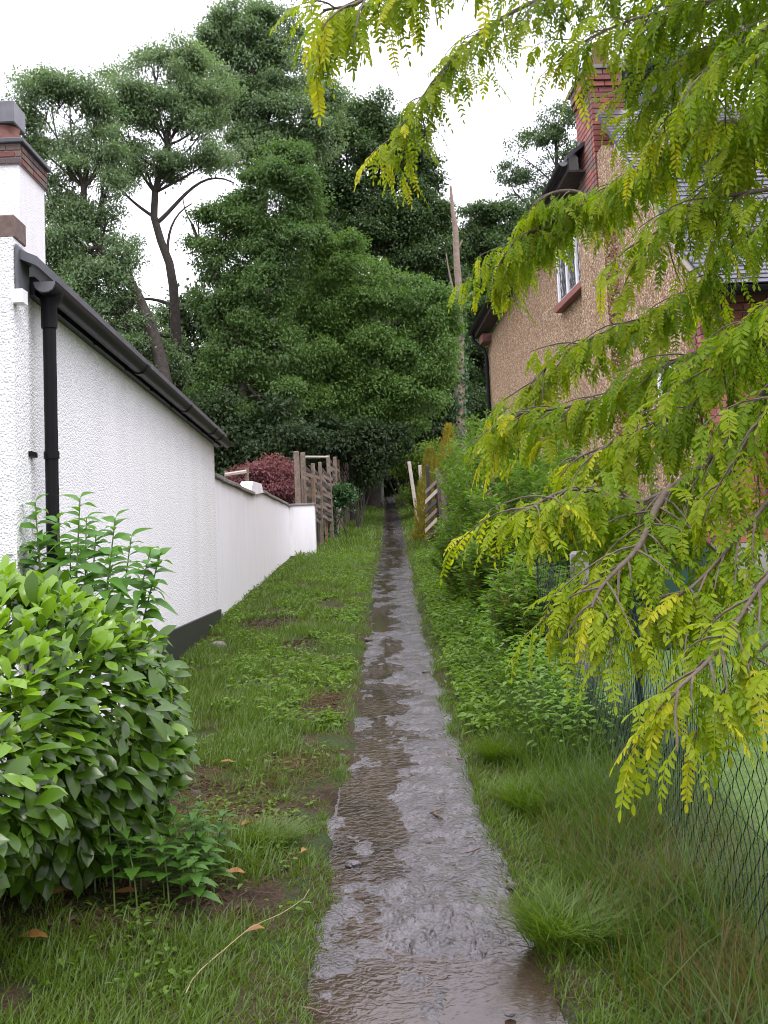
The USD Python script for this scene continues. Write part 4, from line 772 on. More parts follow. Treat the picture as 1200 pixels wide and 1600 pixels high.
# ------------------------------------------------------------------ golden feathery tree (foreground right)
gt_ = thing('golden_locust_tree', 'golden-green feathery tree overhanging the path from the right', 'tree')
TB = np.array([2.25, 2.9, float(ground_z(2.25, 2.9)) - .1])
trunk = spline([TB, TB + [-.05, .0, 1.2], TB + [-.1, -.02, 2.4], TB + [-.05, .05, 4.2]], 16)
obj('trunk', tube(trunk, np.linspace(.11, .05, 16), 12), 'twig_bark', gt_, True)
BR_ = [  # (pixel, pixel, distance) along each branch as the photograph shows it; the first point joins the trunk
    (.020, [(1000, -28, 3.2), (880, -12, 3.3), (790, 25, 3.4), (722, 76, 3.5), (682, 122, 3.5), (642, 186, 3.55), (612, 224, 3.6)], 1.0),
    (.018, [(1000, -120, 2.7), (800, -110, 2.45), (660, -50, 2.3), (590, -12, 2.25), (545, 10, 2.2), (505, 16, 2.2)], 1.0),
    (.020, [(1200, 190, 3.1), (1110, 196, 3.25), (1060, 226, 3.4), (1010, 262, 3.6), (955, 290, 3.8), (905, 330, 4.0), (842, 372, 4.2), (790, 418, 4.3)], 1.15),
    (.020, [(1200, 356, 3.0), (1140, 382, 3.1), (1100, 440, 3.2), (1045, 480, 3.3), (985, 505, 3.4), (920, 530, 3.5), (870, 560, 3.6), (826, 604, 3.6)], 1.0),
    (.018, [(1200, 520, 2.8), (1110, 546, 2.9), (1040, 570, 3.0), (990, 600, 3.1), (930, 625, 3.2), (860, 640, 3.3), (806, 650, 3.4), (775, 676, 3.4)], 1.15),
    (.016, [(1250, 560, 2.4), (1170, 640, 2.45), (1110, 716, 2.5), (1050, 760, 2.5), (1005, 784, 2.5), (950, 772, 2.5), (902, 764, 2.5), (855, 778, 2.45), (820, 800, 2.4)], 1.0),
    (.010, [(1050, 760, 2.5), (1010, 830, 2.35), (985, 870, 2.25), (950, 905, 2.2), (925, 950, 2.15)], .9),
    (.013, [(1250, 860, 2.0), (1200, 900, 1.95), (1150, 975, 1.9), (1105, 1035, 1.85), (1060, 1075, 1.8), (1030, 1110, 1.8)], .9),
    (.016, [(1250, 60, 2.8), (1150, 60, 3.0), (1085, 85, 3.1), (1035, 132, 3.2), (1000, 190, 3.3)], 1.0),
    (.016, [(1250, -60, 2.6), (1120, 0, 2.8), (1010, 24, 3.0), (940, 50, 3.1), (890, 80, 3.2)], .9),
    (.016, [(1300, 275, 2.4), (1200, 296, 2.5), (1120, 310, 2.6), (1060, 340, 2.7), (1010, 372, 2.8)], .5),
    (.012, [(1250, 720, 2.2), (1195, 790, 2.2), (1145, 850, 2.2), (1100, 900, 2.2), (1060, 930, 2.15)], .7),
    (.015, [(1280, 430, 2.3), (1200, 480, 2.4), (1150, 545, 2.5), (1100, 615, 2.6), (1045, 655, 2.7), (965, 690, 2.8), (890, 720, 2.9)], 1.0),
    (.013, [(1260, 130, 2.3), (1190, 190, 2.5), (1150, 250, 2.6), (1110, 300, 2.7)], .9),
    (.013, [(1260, 600, 2.1), (1200, 640, 2.2), (1160, 700, 2.25), (1130, 760, 2.3)], .45),
    (.012, [(1260, 960, 1.9), (1205, 1000, 1.9), (1170, 1040, 1.85)], .5),
    (.014, [(1250, -10, 2.3), (1180, 60, 2.4), (1140, 110, 2.5), (1100, 160, 2.6)], .9),
    (.013, [(905, 330, 4.0), (850, 352, 4.0), (815, 372, 4.0), (775, 440, 4.1)], .8),
    (.012, [(905, 330, 4.0), (900, 300, 3.9), (870, 300, 3.9), (830, 335, 4.0)], .8),
]
fr_v = []   # every frond: vertices, faces, kind, base
def frond(P0, D, Lr, kind, npair, lw):
    D = unit(D); n = 8; t = np.linspace(0, 1, n); cur = rng.uniform(.2, .95)
    side = unit(np.cross(D, [0, 0, 1.]) + rng.normal(size=3) * .1); pts = [np.array(P0)]
    dr = D.copy()
    for i in range(n - 1): dr = unit(dr + np.array([0, 0, -cur * .34]) + side * rng.normal() * .03); pts.append(pts[-1] + dr * Lr / (n - 1))
    pts = np.array(pts); tg = unit(np.gradient(pts, axis=0)); u0 = unit(np.cross(tg, np.cross([0, 0, 1.], tg) + side * .35)); u0 = unit(np.cross(tg, side))
    u0 = np.where(u0[:, 2:] < 0, -u0, u0)
    k = np.repeat(np.arange(npair), 2); tt_ = .16 + .82 * (k + rng.uniform(-.12, .12, len(k))) / npair; sg = np.tile([1., -1.], npair)
    i = tt_ * (n - 1); i0 = np.minimum(i.astype(int), n - 2); w = (i - i0)[:, None]
    lerp = lambda a: a[i0] * (1 - w) + a[i0 + 1] * w
    p = lerp(pts); tg_ = unit(lerp(tg)); nn = unit(lerp(u0)); ss = unit(np.cross(tg_, nn)) * sg[:, None]
    ax = unit(ss * 1.0 + tg_ * rng.uniform(.35, .75) + nn * rng.uniform(-.35, .25, (len(k), 1)) + rng.normal(size=ss.shape) * .10 + np.array([0, 0, -rng.uniform(.05, .5)]))
    size = np.sin(np.pi * np.clip(.22 + .66 * tt_, 0, 1)) ** .6; ll = lw * size * rng.uniform(.88, 1.1, len(k))
    p = np.vstack([p, pts[-1]]); ax = np.vstack([ax, tg[-1]]); nn = np.vstack([nn, u0[-1]]); ll = np.r_[ll, lw * .9]
    v, f = leaves(p, ax, nn + rng.normal(size=nn.shape) * .38, ll, ll * .40, .22, rng.uniform(.02, .2), [(0, 0), (.16, .36), (.5, .5), (.82, .34), (1, 0), (.82, -.34), (.5, -.5), (.16, -.36)])
    rv_, rf_ = tube(pts[::2] if n % 2 else np.vstack([pts[::2], pts[-1:]]), .0011, 3, False)
    fr_v.append((np.vstack([v, rv_]), np.vstack([f, rf_ + len(v)]), kind, np.array(P0)))
def shoots(pts, r0, scale, dens=1.0):
    seg_ = np.r_[0, np.cumsum(np.linalg.norm(np.diff(pts, axis=0), axis=1))]; L = seg_[-1]; s = .0; k = 0
    while s < L:
        p = np.array([np.interp(s, seg_, pts[:, j]) for j in range(3)]); q = np.array([np.interp(min(s + .05, L), seg_, pts[:, j]) for j in range(3)]); tg = unit(q - p + 1e-6)
        u, v_, w_ = pix(p); tip = s / L
        if -250 < v_ < 1450 and 380 < u < 1300:
            sd = unit(np.cross(tg, [0, 0, 1.])) * (1 if k % 2 else -1)
            ang = rng.uniform(.5, 1.2); D = unit(tg * math.cos(ang) + sd * math.sin(ang) + np.array([0, 0, rng.uniform(-.35, .45)])); sl = scale * rng.uniform(.07, .26)
            # a short shoot carrying fronds
            m = 5; sp_ = [p]; dd = D.copy()
            for _ in range(m): dd = unit(dd + [0, 0, -.16] + rng.normal(size=3) * .08); sp_.append(sp_[-1] + dd * sl / m)
            sp_ = np.array(sp_); twig.addm(tube(sp_, np.linspace(.003, .0012, m + 1), 4, False))
            nf = max(2, int(sl / .024))
            for j in range(nf):
                a = (j + .6) / nf; i = a * m; i0 = min(int(i), m - 1); b = sp_[i0] + (sp_[i0 + 1] - sp_[i0]) * (i - i0); s2 = unit(np.cross(dd, [0, 0, 1.])) * (1 if j % 2 else -1)
                fd = unit(dd * .75 + s2 * rng.uniform(.3, 1.1) + rng.normal(size=3) * .25 + np.array([0, 0, rng.uniform(-.45, .4)])); young = tip * .55 + a * .4 + rng.uniform(-.28, .28)
                kind = 'acacia_gold' if young > .94 else 'acacia_lime' if young > .52 else 'acacia_green'
                frond(b, fd, rng.uniform(.065, .14), kind, int(rng.integers(6, 11)), rng.uniform(.015, .026))
        s += rng.uniform(.0145, .025) / dens; k += 1
    # the drooping golden tip
    for j in range(int(5)):
        D = unit(pts[-1] - pts[-3]); frond(pts[-1] - (pts[-1] - pts[-2]) * .2 * j, unit(D * .8 + rng.normal(size=3) * .35 + [0, 0, -.4]), rng.uniform(.09, .15), 'acacia_gold' if j % 2 else 'acacia_lime', 9, .024)
twig = MB()
for r0, pl, dens in BR_:
    sc_ = .55 if pl[-1] == (1030, 1110, 1.8) else .8 if pl[-1][0] < 900 else 1.05
    P_ = np.array([at(*q) for q in pl])
    if pl[0][0] > 995 and pl[0] != (1050, 760, 2.5):
        j = np.argmin(np.abs(trunk[:, 2] - (P_[0][2] - .25))); P_ = np.vstack([trunk[j], (trunk[j] + P_[0]) / 2 + [0, 0, .08], P_])
    pts = spline(P_, 40); obj('branch', tube(pts, np.linspace(r0, .003, 40), 7), 'twig_bark', gt_, True)
    vis0 = next((i for i in range(40) if pix(pts[i])[0] < 1290), 0)
    shoots(pts[vis0:], r0, sc_, dens)
obj('twigs', twig.get(), 'twig_bark', gt_, kind='stuff')
area = []
for v, f, k, b in fr_v:
    q = pix(v); u0, u1, v0, v1 = q[:, 0].min(), q[:, 0].max(), q[:, 1].min(), q[:, 1].max()
    area.append(-(max(0, min(u1, 1200) - max(u0, 0)) * max(0, min(v1, 1600) - max(v0, 0))))
rest = {}
for n, i in enumerate(np.argsort(area)):
    v, f, k, b = fr_v[i]
    if n < 290: obj('leaf', (v, f), k, gt_)
    else: rest.setdefault(k, MB()).add(v, f)
for k, m in rest.items(): obj('foliage', m.get(), k, gt_, kind='stuff', label={'acacia_gold': 'yellow young leaves at the shoot tips', 'acacia_lime': 'lime green leaves', 'acacia_green': 'mid green older leaves'}[k])

# ------------------------------------------------------------------ laurel hedge (foreground left)
lh = thing('laurel_hedge', 'glossy dark green laurel hedge with broad leaves, lower left', 'hedge')
LB = [((-1.95, 4.55, .96), (.98, .75, .56)), ((-1.66, 4.3, .98), (.72, .75, .51)), ((-1.82, 3.8, .93), (.70, .6, .45)), ((-1.45, 4.4, .78), (.52, .6, .42)), ((-2.5, 4.2, .95), (.9, 1.0, .56)), ((-1.62, 3.4, .86), (.5, .42, .30))]
m = MB()
for k in range(26):
    c, r = LB[k % 6]; m.addm(tube_limb(np.array([-1.85 + rng.normal() * .2, 4.55 + rng.normal() * .15, .15]), np.asarray(c) + rand_dir(1)[0] * np.asarray(r) * .8, .009, .003, -.02, 5, 7))
obj('stems', m.get(), 'twig_bark', lh)
Lv = []
def inside(p, skip=-1, s=.86): return any((((p - np.array(c)) / (np.array(r) * s)) ** 2).sum() < 1 for i, (c, r) in enumerate(LB) if i != skip)
for bi, (c, r) in enumerate(LB):
    nn = int(7800 * (r[0] * r[2] + r[1] * r[2] + r[0] * r[1]) / 1.6)
    for _ in range(nn):
        d = rand_dir(1)[0]
        if d[1] > .35 or (d[0] < -.2 and c[0] < -1.9): continue
        lum = .9 + .22 * float(meshkit.noise(d[None] * 2.4 + np.array(c), 4)[0]); deep = rng.random() < .3; rad = (rng.uniform(.6, .82) if deep else rng.uniform(.82, 1.02)) * lum; p = np.array(c) + d * np.array(r) * rad
        if inside(p, bi) or p[2] < .30 + .12 * (p[1] < 3.9) or p[0] < -2.3: continue
        top = d[2] > .45 and rad > .93
        A_ = unit(d * .75 + rng.normal(size=3) * .5 + np.array([0, 0, .35 if top else -.22])); N_ = unit(d * .75 + np.array([0, -.25, .8]) + rng.normal(size=3) * .28)
        L = rng.uniform(.08, .13); new = rng.random() < (.75 if top and p[0] < -.85 else .16 if d[2] > .1 else .03) and not deep
        Lv.append((big_leaf(p, A_, N_, L * (.85 if new else 1), L * rng.uniform(.38, .46), rng.uniform(.1, .3), rng.uniform(.1, .4), st=4 if deep else 6, wave=rng.uniform(0, .02)), new, p))
for _ in range(22):
    c, r = LB[rng.choice([0, 0, 1, 1, 2])]; a = rng.uniform(0, 2 * np.pi); q = rng.uniform(0, .75); b0 = np.array(c) + np.array(r) * [q * math.cos(a), q * math.sin(a), math.sqrt(1 - q * q)]
    if b0[0] < -2.2 or b0[1] > 4.9: continue
    h = rng.uniform(.05, .12)
    for j in range(7):
        t = (j + 1) / 7; aa = j * 2.4; p = b0 + [0, 0, -.03 + h * t]; Lv.append((big_leaf(p, unit([math.cos(aa) * .8, math.sin(aa) * .8, .4 + 1.1 * t]), unit([-math.cos(aa) * .6, -math.sin(aa) * .6, 1.]), rng.uniform(.07, .11), rng.uniform(.03, .045), .2, rng.uniform(.1, .35), st=6), True, p))
def px_area(v):
    q = pix(v); return max(0, min(q[:, 0].max(), 1200) - max(q[:, 0].min(), 0)) * max(0, min(q[:, 1].max(), 1600) - max(q[:, 1].min(), 0)) / (1 + 0 * q[0, 2])
# the leaves that show are those nearest the eye in each small patch of the picture
dist = np.array([np.linalg.norm(l[2] - EYE) for l in Lv]); pa = np.array([px_area(l[0][0]) for l in Lv]); seen = {}; score = np.zeros(len(Lv))
for i in np.argsort(dist):
    q = pix(Lv[i][2]); key = (int(q[0] // 26), int(q[1] // 26)); score[i] = pa[i] / (1 + 4 * seen.get(key, 0)); seen[key] = seen.get(key, 0) + 1
rest = {True: MB(), False: MB()}
for n, i in enumerate(np.argsort(-score)):
    (v, f), new, p = Lv[i]; k = 'laurel_new_leaf' if new else 'laurel_leaf'
    if n < 298: obj('leaf', (v, f), k, lh, True)
    else: rest[new].add(v, f)
obj('foliage', rest[False].get(), 'laurel_leaf', lh, True, kind='stuff'); obj('young_foliage', rest[True].get(), 'laurel_new_leaf', lh, True, kind='stuff', label='lime green young leaves on top of the hedge')
# leafy shrub between hedge and wall
sh = thing('leafy_shrub', 'bright green upright shrub between laurel hedge and white wall', 'shrub')
for u, v in ((55, 775), (125, 768), (180, 800), (235, 850), (30, 810), (90, 800), (150, 825), (205, 830), (250, 858), (110, 840), (60, 840), (175, 850), (20, 850), (135, 800)):
    tip = at(u, v + 10, rng.uniform(5.15, 5.6)); b = np.array([tip[0] * .55 - .78, tip[1] + .1, .5]); pts = spline([b, (b + tip) / 2 + [0, 0, .1], tip], 9); obj('stem', tube(pts, np.linspace(.008, .003, 9), 5), 'green_stem', sh)
    nl = 32
    for j in range(nl):
        t = .50 + .5 * j / (nl - 1); p = np.array([np.interp(t * 8, np.arange(9), pts[:, q]) for q in range(3)]); a = j * 2.4 + rng.random(); el = .15 + .9 * max(0, (t - .85) / .15) ** 2 * .8
        obj('leaf', big_leaf(p, unit([math.cos(a), math.sin(a), el + rng.uniform(0, .5)]), unit(np.array([-.3 * math.cos(a), -.3 * math.sin(a) - .5, 1.]) + rng.normal(size=3) * .3), rng.uniform(.10, .16) * (1 - .35 * max(0, (t - .9) / .1)), rng.uniform(.046, .064), .25, rng.uniform(.4, .9), 6, [.08, .7, 1, .8, .45, .02]), 'shrub_leaf', sh, True)
# nettles at the hedge foot
def nettle(label, x, y, h, lean, n=6):
    t = thing('nettle', label, 'nettle', 'nettles at the foot of the laurel hedge'); g = float(ground_z(x, y)); e = np.array([x + lean[0], y + lean[1], g + h]); pts = spline([[x, y, g - .02], [x + lean[0] * .35, y + lean[1] * .35, g + h * .55], e], 9)
    obj('stem', tube(pts, np.linspace(.004, .0022, 9), 5), 'green_stem', t); tw = np.linspace(0, 1, 13); wd = np.interp(tw, [0, .15, .35, .7, 1], [.15, .85, 1, .6, .02]) * np.where(np.arange(13) % 2, 1.0, .80); wd[0] = .1
    for j in range(n):
        p = np.array([np.interp((.35 + .65 * (j + .5) / n) * 8, np.arange(9), pts[:, q]) for q in range(3)])
        for s_ in (0, math.pi):
            a = s_ + (j % 2) * math.pi / 2 + rng.uniform(-.4, .4); obj('leaf', big_leaf(p, unit([math.cos(a), math.sin(a), .2]), [0, 0, 1.], rng.uniform(.08, .115) * (1 - .08 * j), rng.uniform(.06, .082) * (1 - .08 * j), .15, rng.uniform(.2, .5), 13, wd), 'nettle_leaf', t, True)
NT = [(190, 1330, .34), (150, 1350, .30), (225, 1300, .36), (250, 1330, .30), (285, 1340, .26), (310, 1330, .22), (215, 1370, .24), (180, 1375, .26), (265, 1365, .2), (310, 1375, .18), (340, 1300, .2), (335, 1335, .16)]
def on_ground(u, v):
    d = fwd + (u - 600) / F * CR + (PV - v) / F * CU; ys = np.linspace(1.5, 70, 6000); z = EYE[2] + d[2] / d[1] * ys; x = d[0] / d[1] * ys; i = np.argmax(z < prof(ys)); return x[i], ys[i]
NL = ['tallest nettle in the middle of the clump under the laurel', 'nettle hidden furthest left under the laurel leaves', 'nettle at the top of the clump against the dark hedge foot', 'broad leaved nettle in the centre right of the clump', 'pale nettle leaning out on the right of the clump', 'small pale nettle at the right end of the clump', 'low nettle at the front of the clump above the litter', 'low nettle at the front left above the yellow dead leaves', 'little nettle between the clump and the grass', 'smallest nettle nearest the grass edge', 'single nettle on the bare soil right of the clump', 'nettle seedling on the straw right of the clump']
for (u, v, h), lab in zip(NT, NL): x, y = on_ground(u, v + 80); nettle(lab, x, y, h * 1.3, (rng.uniform(-.06, .08), rng.uniform(-.1, .02)))

for k in range(9): x, y = on_ground(rng.uniform(150, 325), rng.uniform(1395, 1440)); nettle('nettle stem in the thick of the clump at the laurel foot', x, y, rng.uniform(.22, .34), (rng.uniform(-.06, .08), rng.uniform(-.1, .02)))
# ------------------------------------------------------------------ grass and weeds
def scatter(n, x0, x1, y0, y1): return rng.uniform(x0, x1, n), y0 + (y1 - y0) * rng.random(n)
def patch(x, y, spots):
    return np.max([gauss(x, y, *s) for s in spots], 0)
BARE = [(-1.0, 5.35, .42, .5), (-1.0, 4.1, .5, .34), (-1.6, 5, .6, 1.0), (-.50, 7.9, .2, .4), (-.62, 6.15, .22, .22), (-.9, 10.5, .3, .5), (-1.4, 12.2, .5, .9), (-.8, 14, .3, .6)]
def grass(name, label, x, y, keep, matl, h, w, bend, mesh_only=False):
    x, y, h, w = x[keep], y[keep], h[keep], w[keep]; n = len(x); P_ = np.stack([x, y, ground_z(x, y) - .008], 1)
    m = blades(P_, h, w, rng.uniform(0, 2 * np.pi, n), rng.uniform(0, .35, n), rng.uniform(.1, bend, n)); return m if mesh_only else obj(name, m, matl, None, label=label, cat='grass', kind='stuff')
def left_edge(y): return np.where(y < 12.4, -2.0, np.where(y < 24.5, -2.1, -1.75))
def zone(y0, y1, dens, side, hgt, wid, bend, keepf):
    lo, hi = (-2.2, .1) if side == 'left' else (.2, 1.5)
    n = int(dens * (hi - lo) * (y1 - y0)); x, y = scatter(n, lo, hi, y0, y1); dx = x - path_c(y); h = path_h(y); e = .05 * (meshkit.noise(np.stack([y * 3, 0 * y, 0 * y], 1), 6) - .5) + .05 * (meshkit.noise(np.stack([y * 11, 0 * y, 0 * y], 1), 16) - .5)
    e = 2.2 * e; k = (dx < -h + .08 + e) & (x > left_edge(y)) if side == 'left' else (dx > h - .10 + e)
    cl_ = meshkit.fbm(np.stack([x * 3.3, y * 3.3, 0 * x], 1), 3, 21); k &= rng.random(n) < keepf(x, y, cl_)
    hh = rng.uniform(*hgt, n) * (.55 + .9 * cl_); near = np.clip((np.abs(dx) - h) / .25, .5, 1); return x, y, k, hh * near, rng.uniform(.7, 1.2, n) * wid
lk = lambda x, y, c: np.clip(1.25 * sst(.25, .55, c) * (1 - 1.15 * patch(x, y, BARE)), .02, 1)
m = MB()
for a in ((2.4, 4.2, 6500, (.04, .105), .0052, 1.0), (4.2, 7, 4800, (.05, .12), .0055, .9), (7, 12, 3200, (.05, .12), .0055, .8), (12, 24, 1100, (.06, .13), .010, .8), (24, 56, 330, (.08, .18), .022, .8)):
    x, y, k, h, w = zone(a[0], a[1], a[2], 'left', a[3], a[4], a[5], lk); m.addm(grass('', '', x, y, k, '', h, w, a[5], True))
obj('verge_grass', m.get(), 'grass_blade', None, label='green grass on the left verge between path and white walls', cat='grass', kind='stuff')
rk = lambda x, y, c: np.clip(.6 + 1.2 * sst(.25, .6, c), 0, 1) * np.where(y > 8, .75, 1)
m = MB()
for a in ((2.3, 4.2, 6500, (.07, .17), .0052, 1.0), (4.2, 7, 4800, (.07, .16), .0055, 1.0), (7, 12, 2800, (.06, .15), .0055, .9), (12, 24, 1100, (.07, .16), .010, .8), (24, 56, 330, (.09, .2), .022, .8)):
    x, y, k, h, w = zone(a[0], a[1], a[2], 'right', a[3], a[4], a[5], rk); m.addm(grass('', '', x, y, k, '', h, w, a[5], True))
obj('verge_grass', m.get(), 'grass_blade', None, label='green grass on the right verge between path and wire fence', cat='grass', kind='stuff')
n = 9000; y = 2.3 + 5.5 * rng.random(n) ** 1.1; x = rng.normal(1.0, .16, n); k = (x > .62) & (x < 1.6); h = rng.uniform(.16, .42, n) * (.5 + .9 * meshkit.noise(np.stack([x * 5, y * 5, 0 * x], 1), 31)); grass('long_grass', 'long rank grass growing up against the chain-link fence', x, y, k, 'long_grass', h, rng.uniform(.003, .006, n), 1.1)
n = 4200; y = 2.3 + 2.6 * rng.random(n); x = rng.normal(.98, .15, n); k = (x > .6) & (meshkit.noise(np.stack([x * 6, y * 6, 0 * x], 1), 41) > .42); h = rng.uniform(.08, .32, n); grass('dry_grass', 'brown dead grass stalks at the near end of the wire fence', x, y, k, 'dry_grass', h, rng.uniform(.002, .004, n), .9)
n = 4600; x = rng.normal(0, .2, n) - .95; y = 5.2 + rng.normal(0, .5, n); c2 = rng.random(n) < .45; x = np.where(c2, -.55 + rng.normal(0, .12, n), x); y = np.where(c2, np.where(rng.random(n) < .5, 6.2, 8.) + rng.normal(0, .22, n), y)
P_ = np.stack([x, y, ground_z(x, y) + rng.uniform(.002, .02, n)], 1); k = np.abs(x - path_c(y)) > path_h(y); a = rng.uniform(0, 2 * np.pi, n)
obj('straw_litter', leaves(P_[k], np.stack([np.cos(a), np.sin(a), rng.uniform(-.05, .15, n)], 1)[k], np.tile([0, 0, 1.], (k.sum(), 1)), rng.uniform(.05, .16, k.sum()), .0035, .2, 0), 'dry_grass', None, label='dead straw and clippings on the bare soil of the left verge', cat='straw', kind='stuff')
n = 5200; x = rng.uniform(-1.75, -.4, n); y = 3.6 + 9.5 * rng.random(n); k = (patch(x, y, BARE) > rng.uniform(.25, .8, n)) & (np.abs(x - path_c(y)) > path_h(y)); x, y = x[k], y[k]; n = len(x); a = rng.uniform(0, 2 * np.pi, n)
obj('leaf_litter', leaves(np.stack([x, y, ground_z(x, y) + rng.uniform(.004, .02, n)], 1), np.stack([np.cos(a), np.sin(a), rng.uniform(-.1, .3, n)], 1), np.tile([0, 0, 1.], (n, 1)) + rng.normal(size=(n, 3)) * .4, rng.uniform(.02, .055, n), rng.uniform(.012, .026, n), .4, .3), 'litter', None, label='small brown dead leaves and bark bits on the bare soil by the laurel', cat='leaf litter', kind='stuff')
def tussock(label, x, y, r, h, n, matl):
    a = rng.uniform(0, 2 * np.pi, n); q = np.sqrt(rng.random(n)); P_ = np.stack([x + r * .75 * q * np.cos(a), y + r * .75 * q * np.sin(a), ground_z(x + 0 * a, y + 0 * a) - .01], 1)
    t = thing('grass_tussock', label, 'grass tussock'); obj('blades', blades(P_, h * rng.uniform(.5, 1.1, n), np.full(n, .0048), a + rng.normal(size=n) * 1.3, .1 + .35 * q, rng.uniform(.3, 1.2, n)), matl, t)
for i, (u, v, r, h, n, lab) in enumerate(((955, 1180, .3, .42, 1500, 'large blue-green grass tussock leaning on the wire fence'), (905, 1140, .24, .34, 1000, 'grey-green grass tussock behind the large blue one'), (1010, 1215, .22, .3, 700, 'blue-green grass tussock under the yellow leaf tips'))):
    x, y = on_ground(u, v); tussock(lab, x, y, r, h, n, 'blue_grass')
for i, (u, v, r, h, n, mt, lab) in enumerate(((800, 1190, .2, .2, 900, 'grass_blade', 'bright green grass clump at the path edge below the tussocks'), (850, 1270, .22, .2, 900, 'grass_blade', 'lush round grass clump beside the sticks on the path'), (890, 1480, .2, .2, 900, 'grass_blade', 'lush green grass clump at the lower right path edge'), (990, 1420, .2, .28, 700, 'long_grass', 'tall pale grass clump in the lower right verge'), (420, 1330, .14, .14, 600, 'grass_blade', 'small grass clump between straw and path on the left'))):
    x, y = on_ground(u, v); tussock(lab, x, y, r, h, n, mt)
# lawn beyond the fence
lx, ly = np.meshgrid(np.linspace(1.22, 9, 30), np.linspace(1.5, 10.35, 60)); li = (np.arange(59)[:, None] * 30 + np.arange(29)[None]).ravel()
obj('lawn', (np.stack([lx, ly, ground_z(lx, ly) + .012], -1).reshape(-1, 3), np.stack([li, li + 1, li + 31, li + 30], 1)), 'lawn_turf', None, True, kind='structure')
n = 52000; y = 2.5 + 9.5 * rng.random(n) ** 1.5; x = rng.uniform(1.15, 5.2, n); k = (pix(np.stack([x, y, ground_z(x, y)], 1))[:, 0] < 1300) & (x < 3.4 + 2 * (y < 10.2)); grass('lawn_grass', 'mown lawn behind the chain-link fence', x, y, k, 'lawn_grass', rng.uniform(.03, .07, n), rng.uniform(.004, .009, n), .8)
# broad-leaved weeds
def weeds(label, x, y, keep, matl, L, hmax):
    x, y = x[keep], y[keep]; per = 7; n = len(x) * per; i = np.repeat(np.arange(len(x)), per); hh = rng.uniform(.02, 1, n); hs_ = rng.uniform(.4, 1, len(x))[i] * hmax; px2, py2 = x[i] + rng.normal(size=n) * .03, y[i] + rng.normal(size=n) * .03
    P_ = np.stack([px2, py2, ground_z(px2, py2) + hh * hs_], 1); a = rng.uniform(0, 2 * np.pi, n)
    obj('weeds', leaves(P_, np.stack([np.cos(a), np.sin(a), rng.uniform(-.2, .35, n)], 1), np.tile([0, 0, 1.], (n, 1)) + rng.normal(size=(n, 3)) * .3, L * rng.uniform(.6, 1.2, n), L * rng.uniform(.35, .6, n), .25, .3), matl, None, label=label, cat='weeds', kind='stuff')
n = 4200; y = 7 + 22 * rng.random(n) ** 1.2; x = rng.uniform(-2.2, -.3, n); c = meshkit.fbm(np.stack([x * 1.8, y * 1.2, 0 * x], 1), 3, 51); weeds('leafy weeds and ground elder on the left verge by the garden wall', x, y, (x > left_edge(y)) & (x < path_c(y) - path_h(y) - .02) & (c > .43) & (patch(x, y, BARE) < .6), 'weed_leaf', .055, .11)
n = 3600; y = 6.2 + 17 * rng.random(n) ** 1.3; x = rng.uniform(.42, 1.25, n); c = meshkit.fbm(np.stack([x * 1.8, y * 1.2, 0 * x], 1), 3, 61); weeds('leafy weeds on the right bank under the flowering bushes', x, y, (x > path_c(y) + path_h(y) + .06) & (c > .38), 'weed_leaf', .06, .20)
n = 1100; y = 5.6 + 6 * rng.random(n); x = rng.normal(1.0, .14, n); weeds('tall mixed weeds growing into the middle of the wire fence', x, y, (x > .68) & (x < 1.4), 'bush_leaf', .055, .5)
n = 420; y = 2.9 + 5 * rng.random(n); x = rng.uniform(-1.2, -.42, n); weeds('scattered small seedlings in the near left grass', x, y, meshkit.noise(np.stack([x * 4, y * 4, 0 * x], 1), 71) > .45, 'weed_leaf', .035, .06)

# ------------------------------------------------------------------ small single things
def fallen(label, u, v, L, a, curl):
    x, y = on_ground(u, v); p = np.array([x, y, float(ground_z(x, y)) + .045]); L = L * 1.25; t = thing('fallen_leaf', label, 'fallen leaf', None); obj('blade', big_leaf(p, unit([math.cos(a), math.sin(a), .12]), [.1, -.2, 1.], L, L * .45, curl, .2, 7, wave=.04), 'fallen_leaf', t, True)
for a in (('yellow dead leaf lying leftmost in the litter under the laurel', 95, 1402, .11, .1, .5), ('large yellow dead leaf in the middle of the litter', 122, 1412, .12, 1.0, .4), ('orange dead leaf right of the yellow ones in the litter', 150, 1398, .10, -.3, .6), ('pale dead leaf at the front of the litter', 130, 1430, .10, 2.6, .3), ('orange dead leaf below the nettle clump', 245, 1405, .09, .4, .5), ('pinkish dead leaf in the grass right of the nettles', 350, 1402, .07, .2, .5), ('small tan dead leaf at the grass edge near the path', 472, 1362, .05, 1.2, .6), ('dead leaf in the grass beside the long straw', 386, 1487, .06, .6, .6), ('tan dead leaf half sunk in the lower left grass', 180, 1447, .07, .3, .3), ('yellow dead leaf deep in the grass near the left edge', 72, 1455, .09, .8, .4), ('brown dead leaf low in the grass at the far left', 75, 1518, .10, 2.8, .3), ('pale leaf on the bare soil above the brown stone', 345, 1226, .06, .1, .4), ('small pale leaf on bare soil left of the white one', 272, 1224, .05, .5, .4), ('rust brown leaf curled on the straw by the soil', 378, 1325, .06, 1.0, .8), ('yellow leaf on the left edge of the path by the weeds', 835, 1200, .04, .2, .4)): fallen(*a)
def stick(label, pts, r, mt='dead_stick', lift=.012):
    q = []
    for u, v in pts: x, y = on_ground(u, v); q.append([x, y, float(prof(y)) + lift])
    t = thing('stick', label, 'stick'); s_ = spline(q, 12); s_ += rng.normal(size=s_.shape) * [.002, .002, .001]; obj('shaft', tube(s_, np.linspace(r, r * .55, 12), 6), mt, t, True)
stick('thicker broken stick lying on the right half of the path', [(673, 1274), (683, 1279), (692, 1285)], .008, lift=.016)
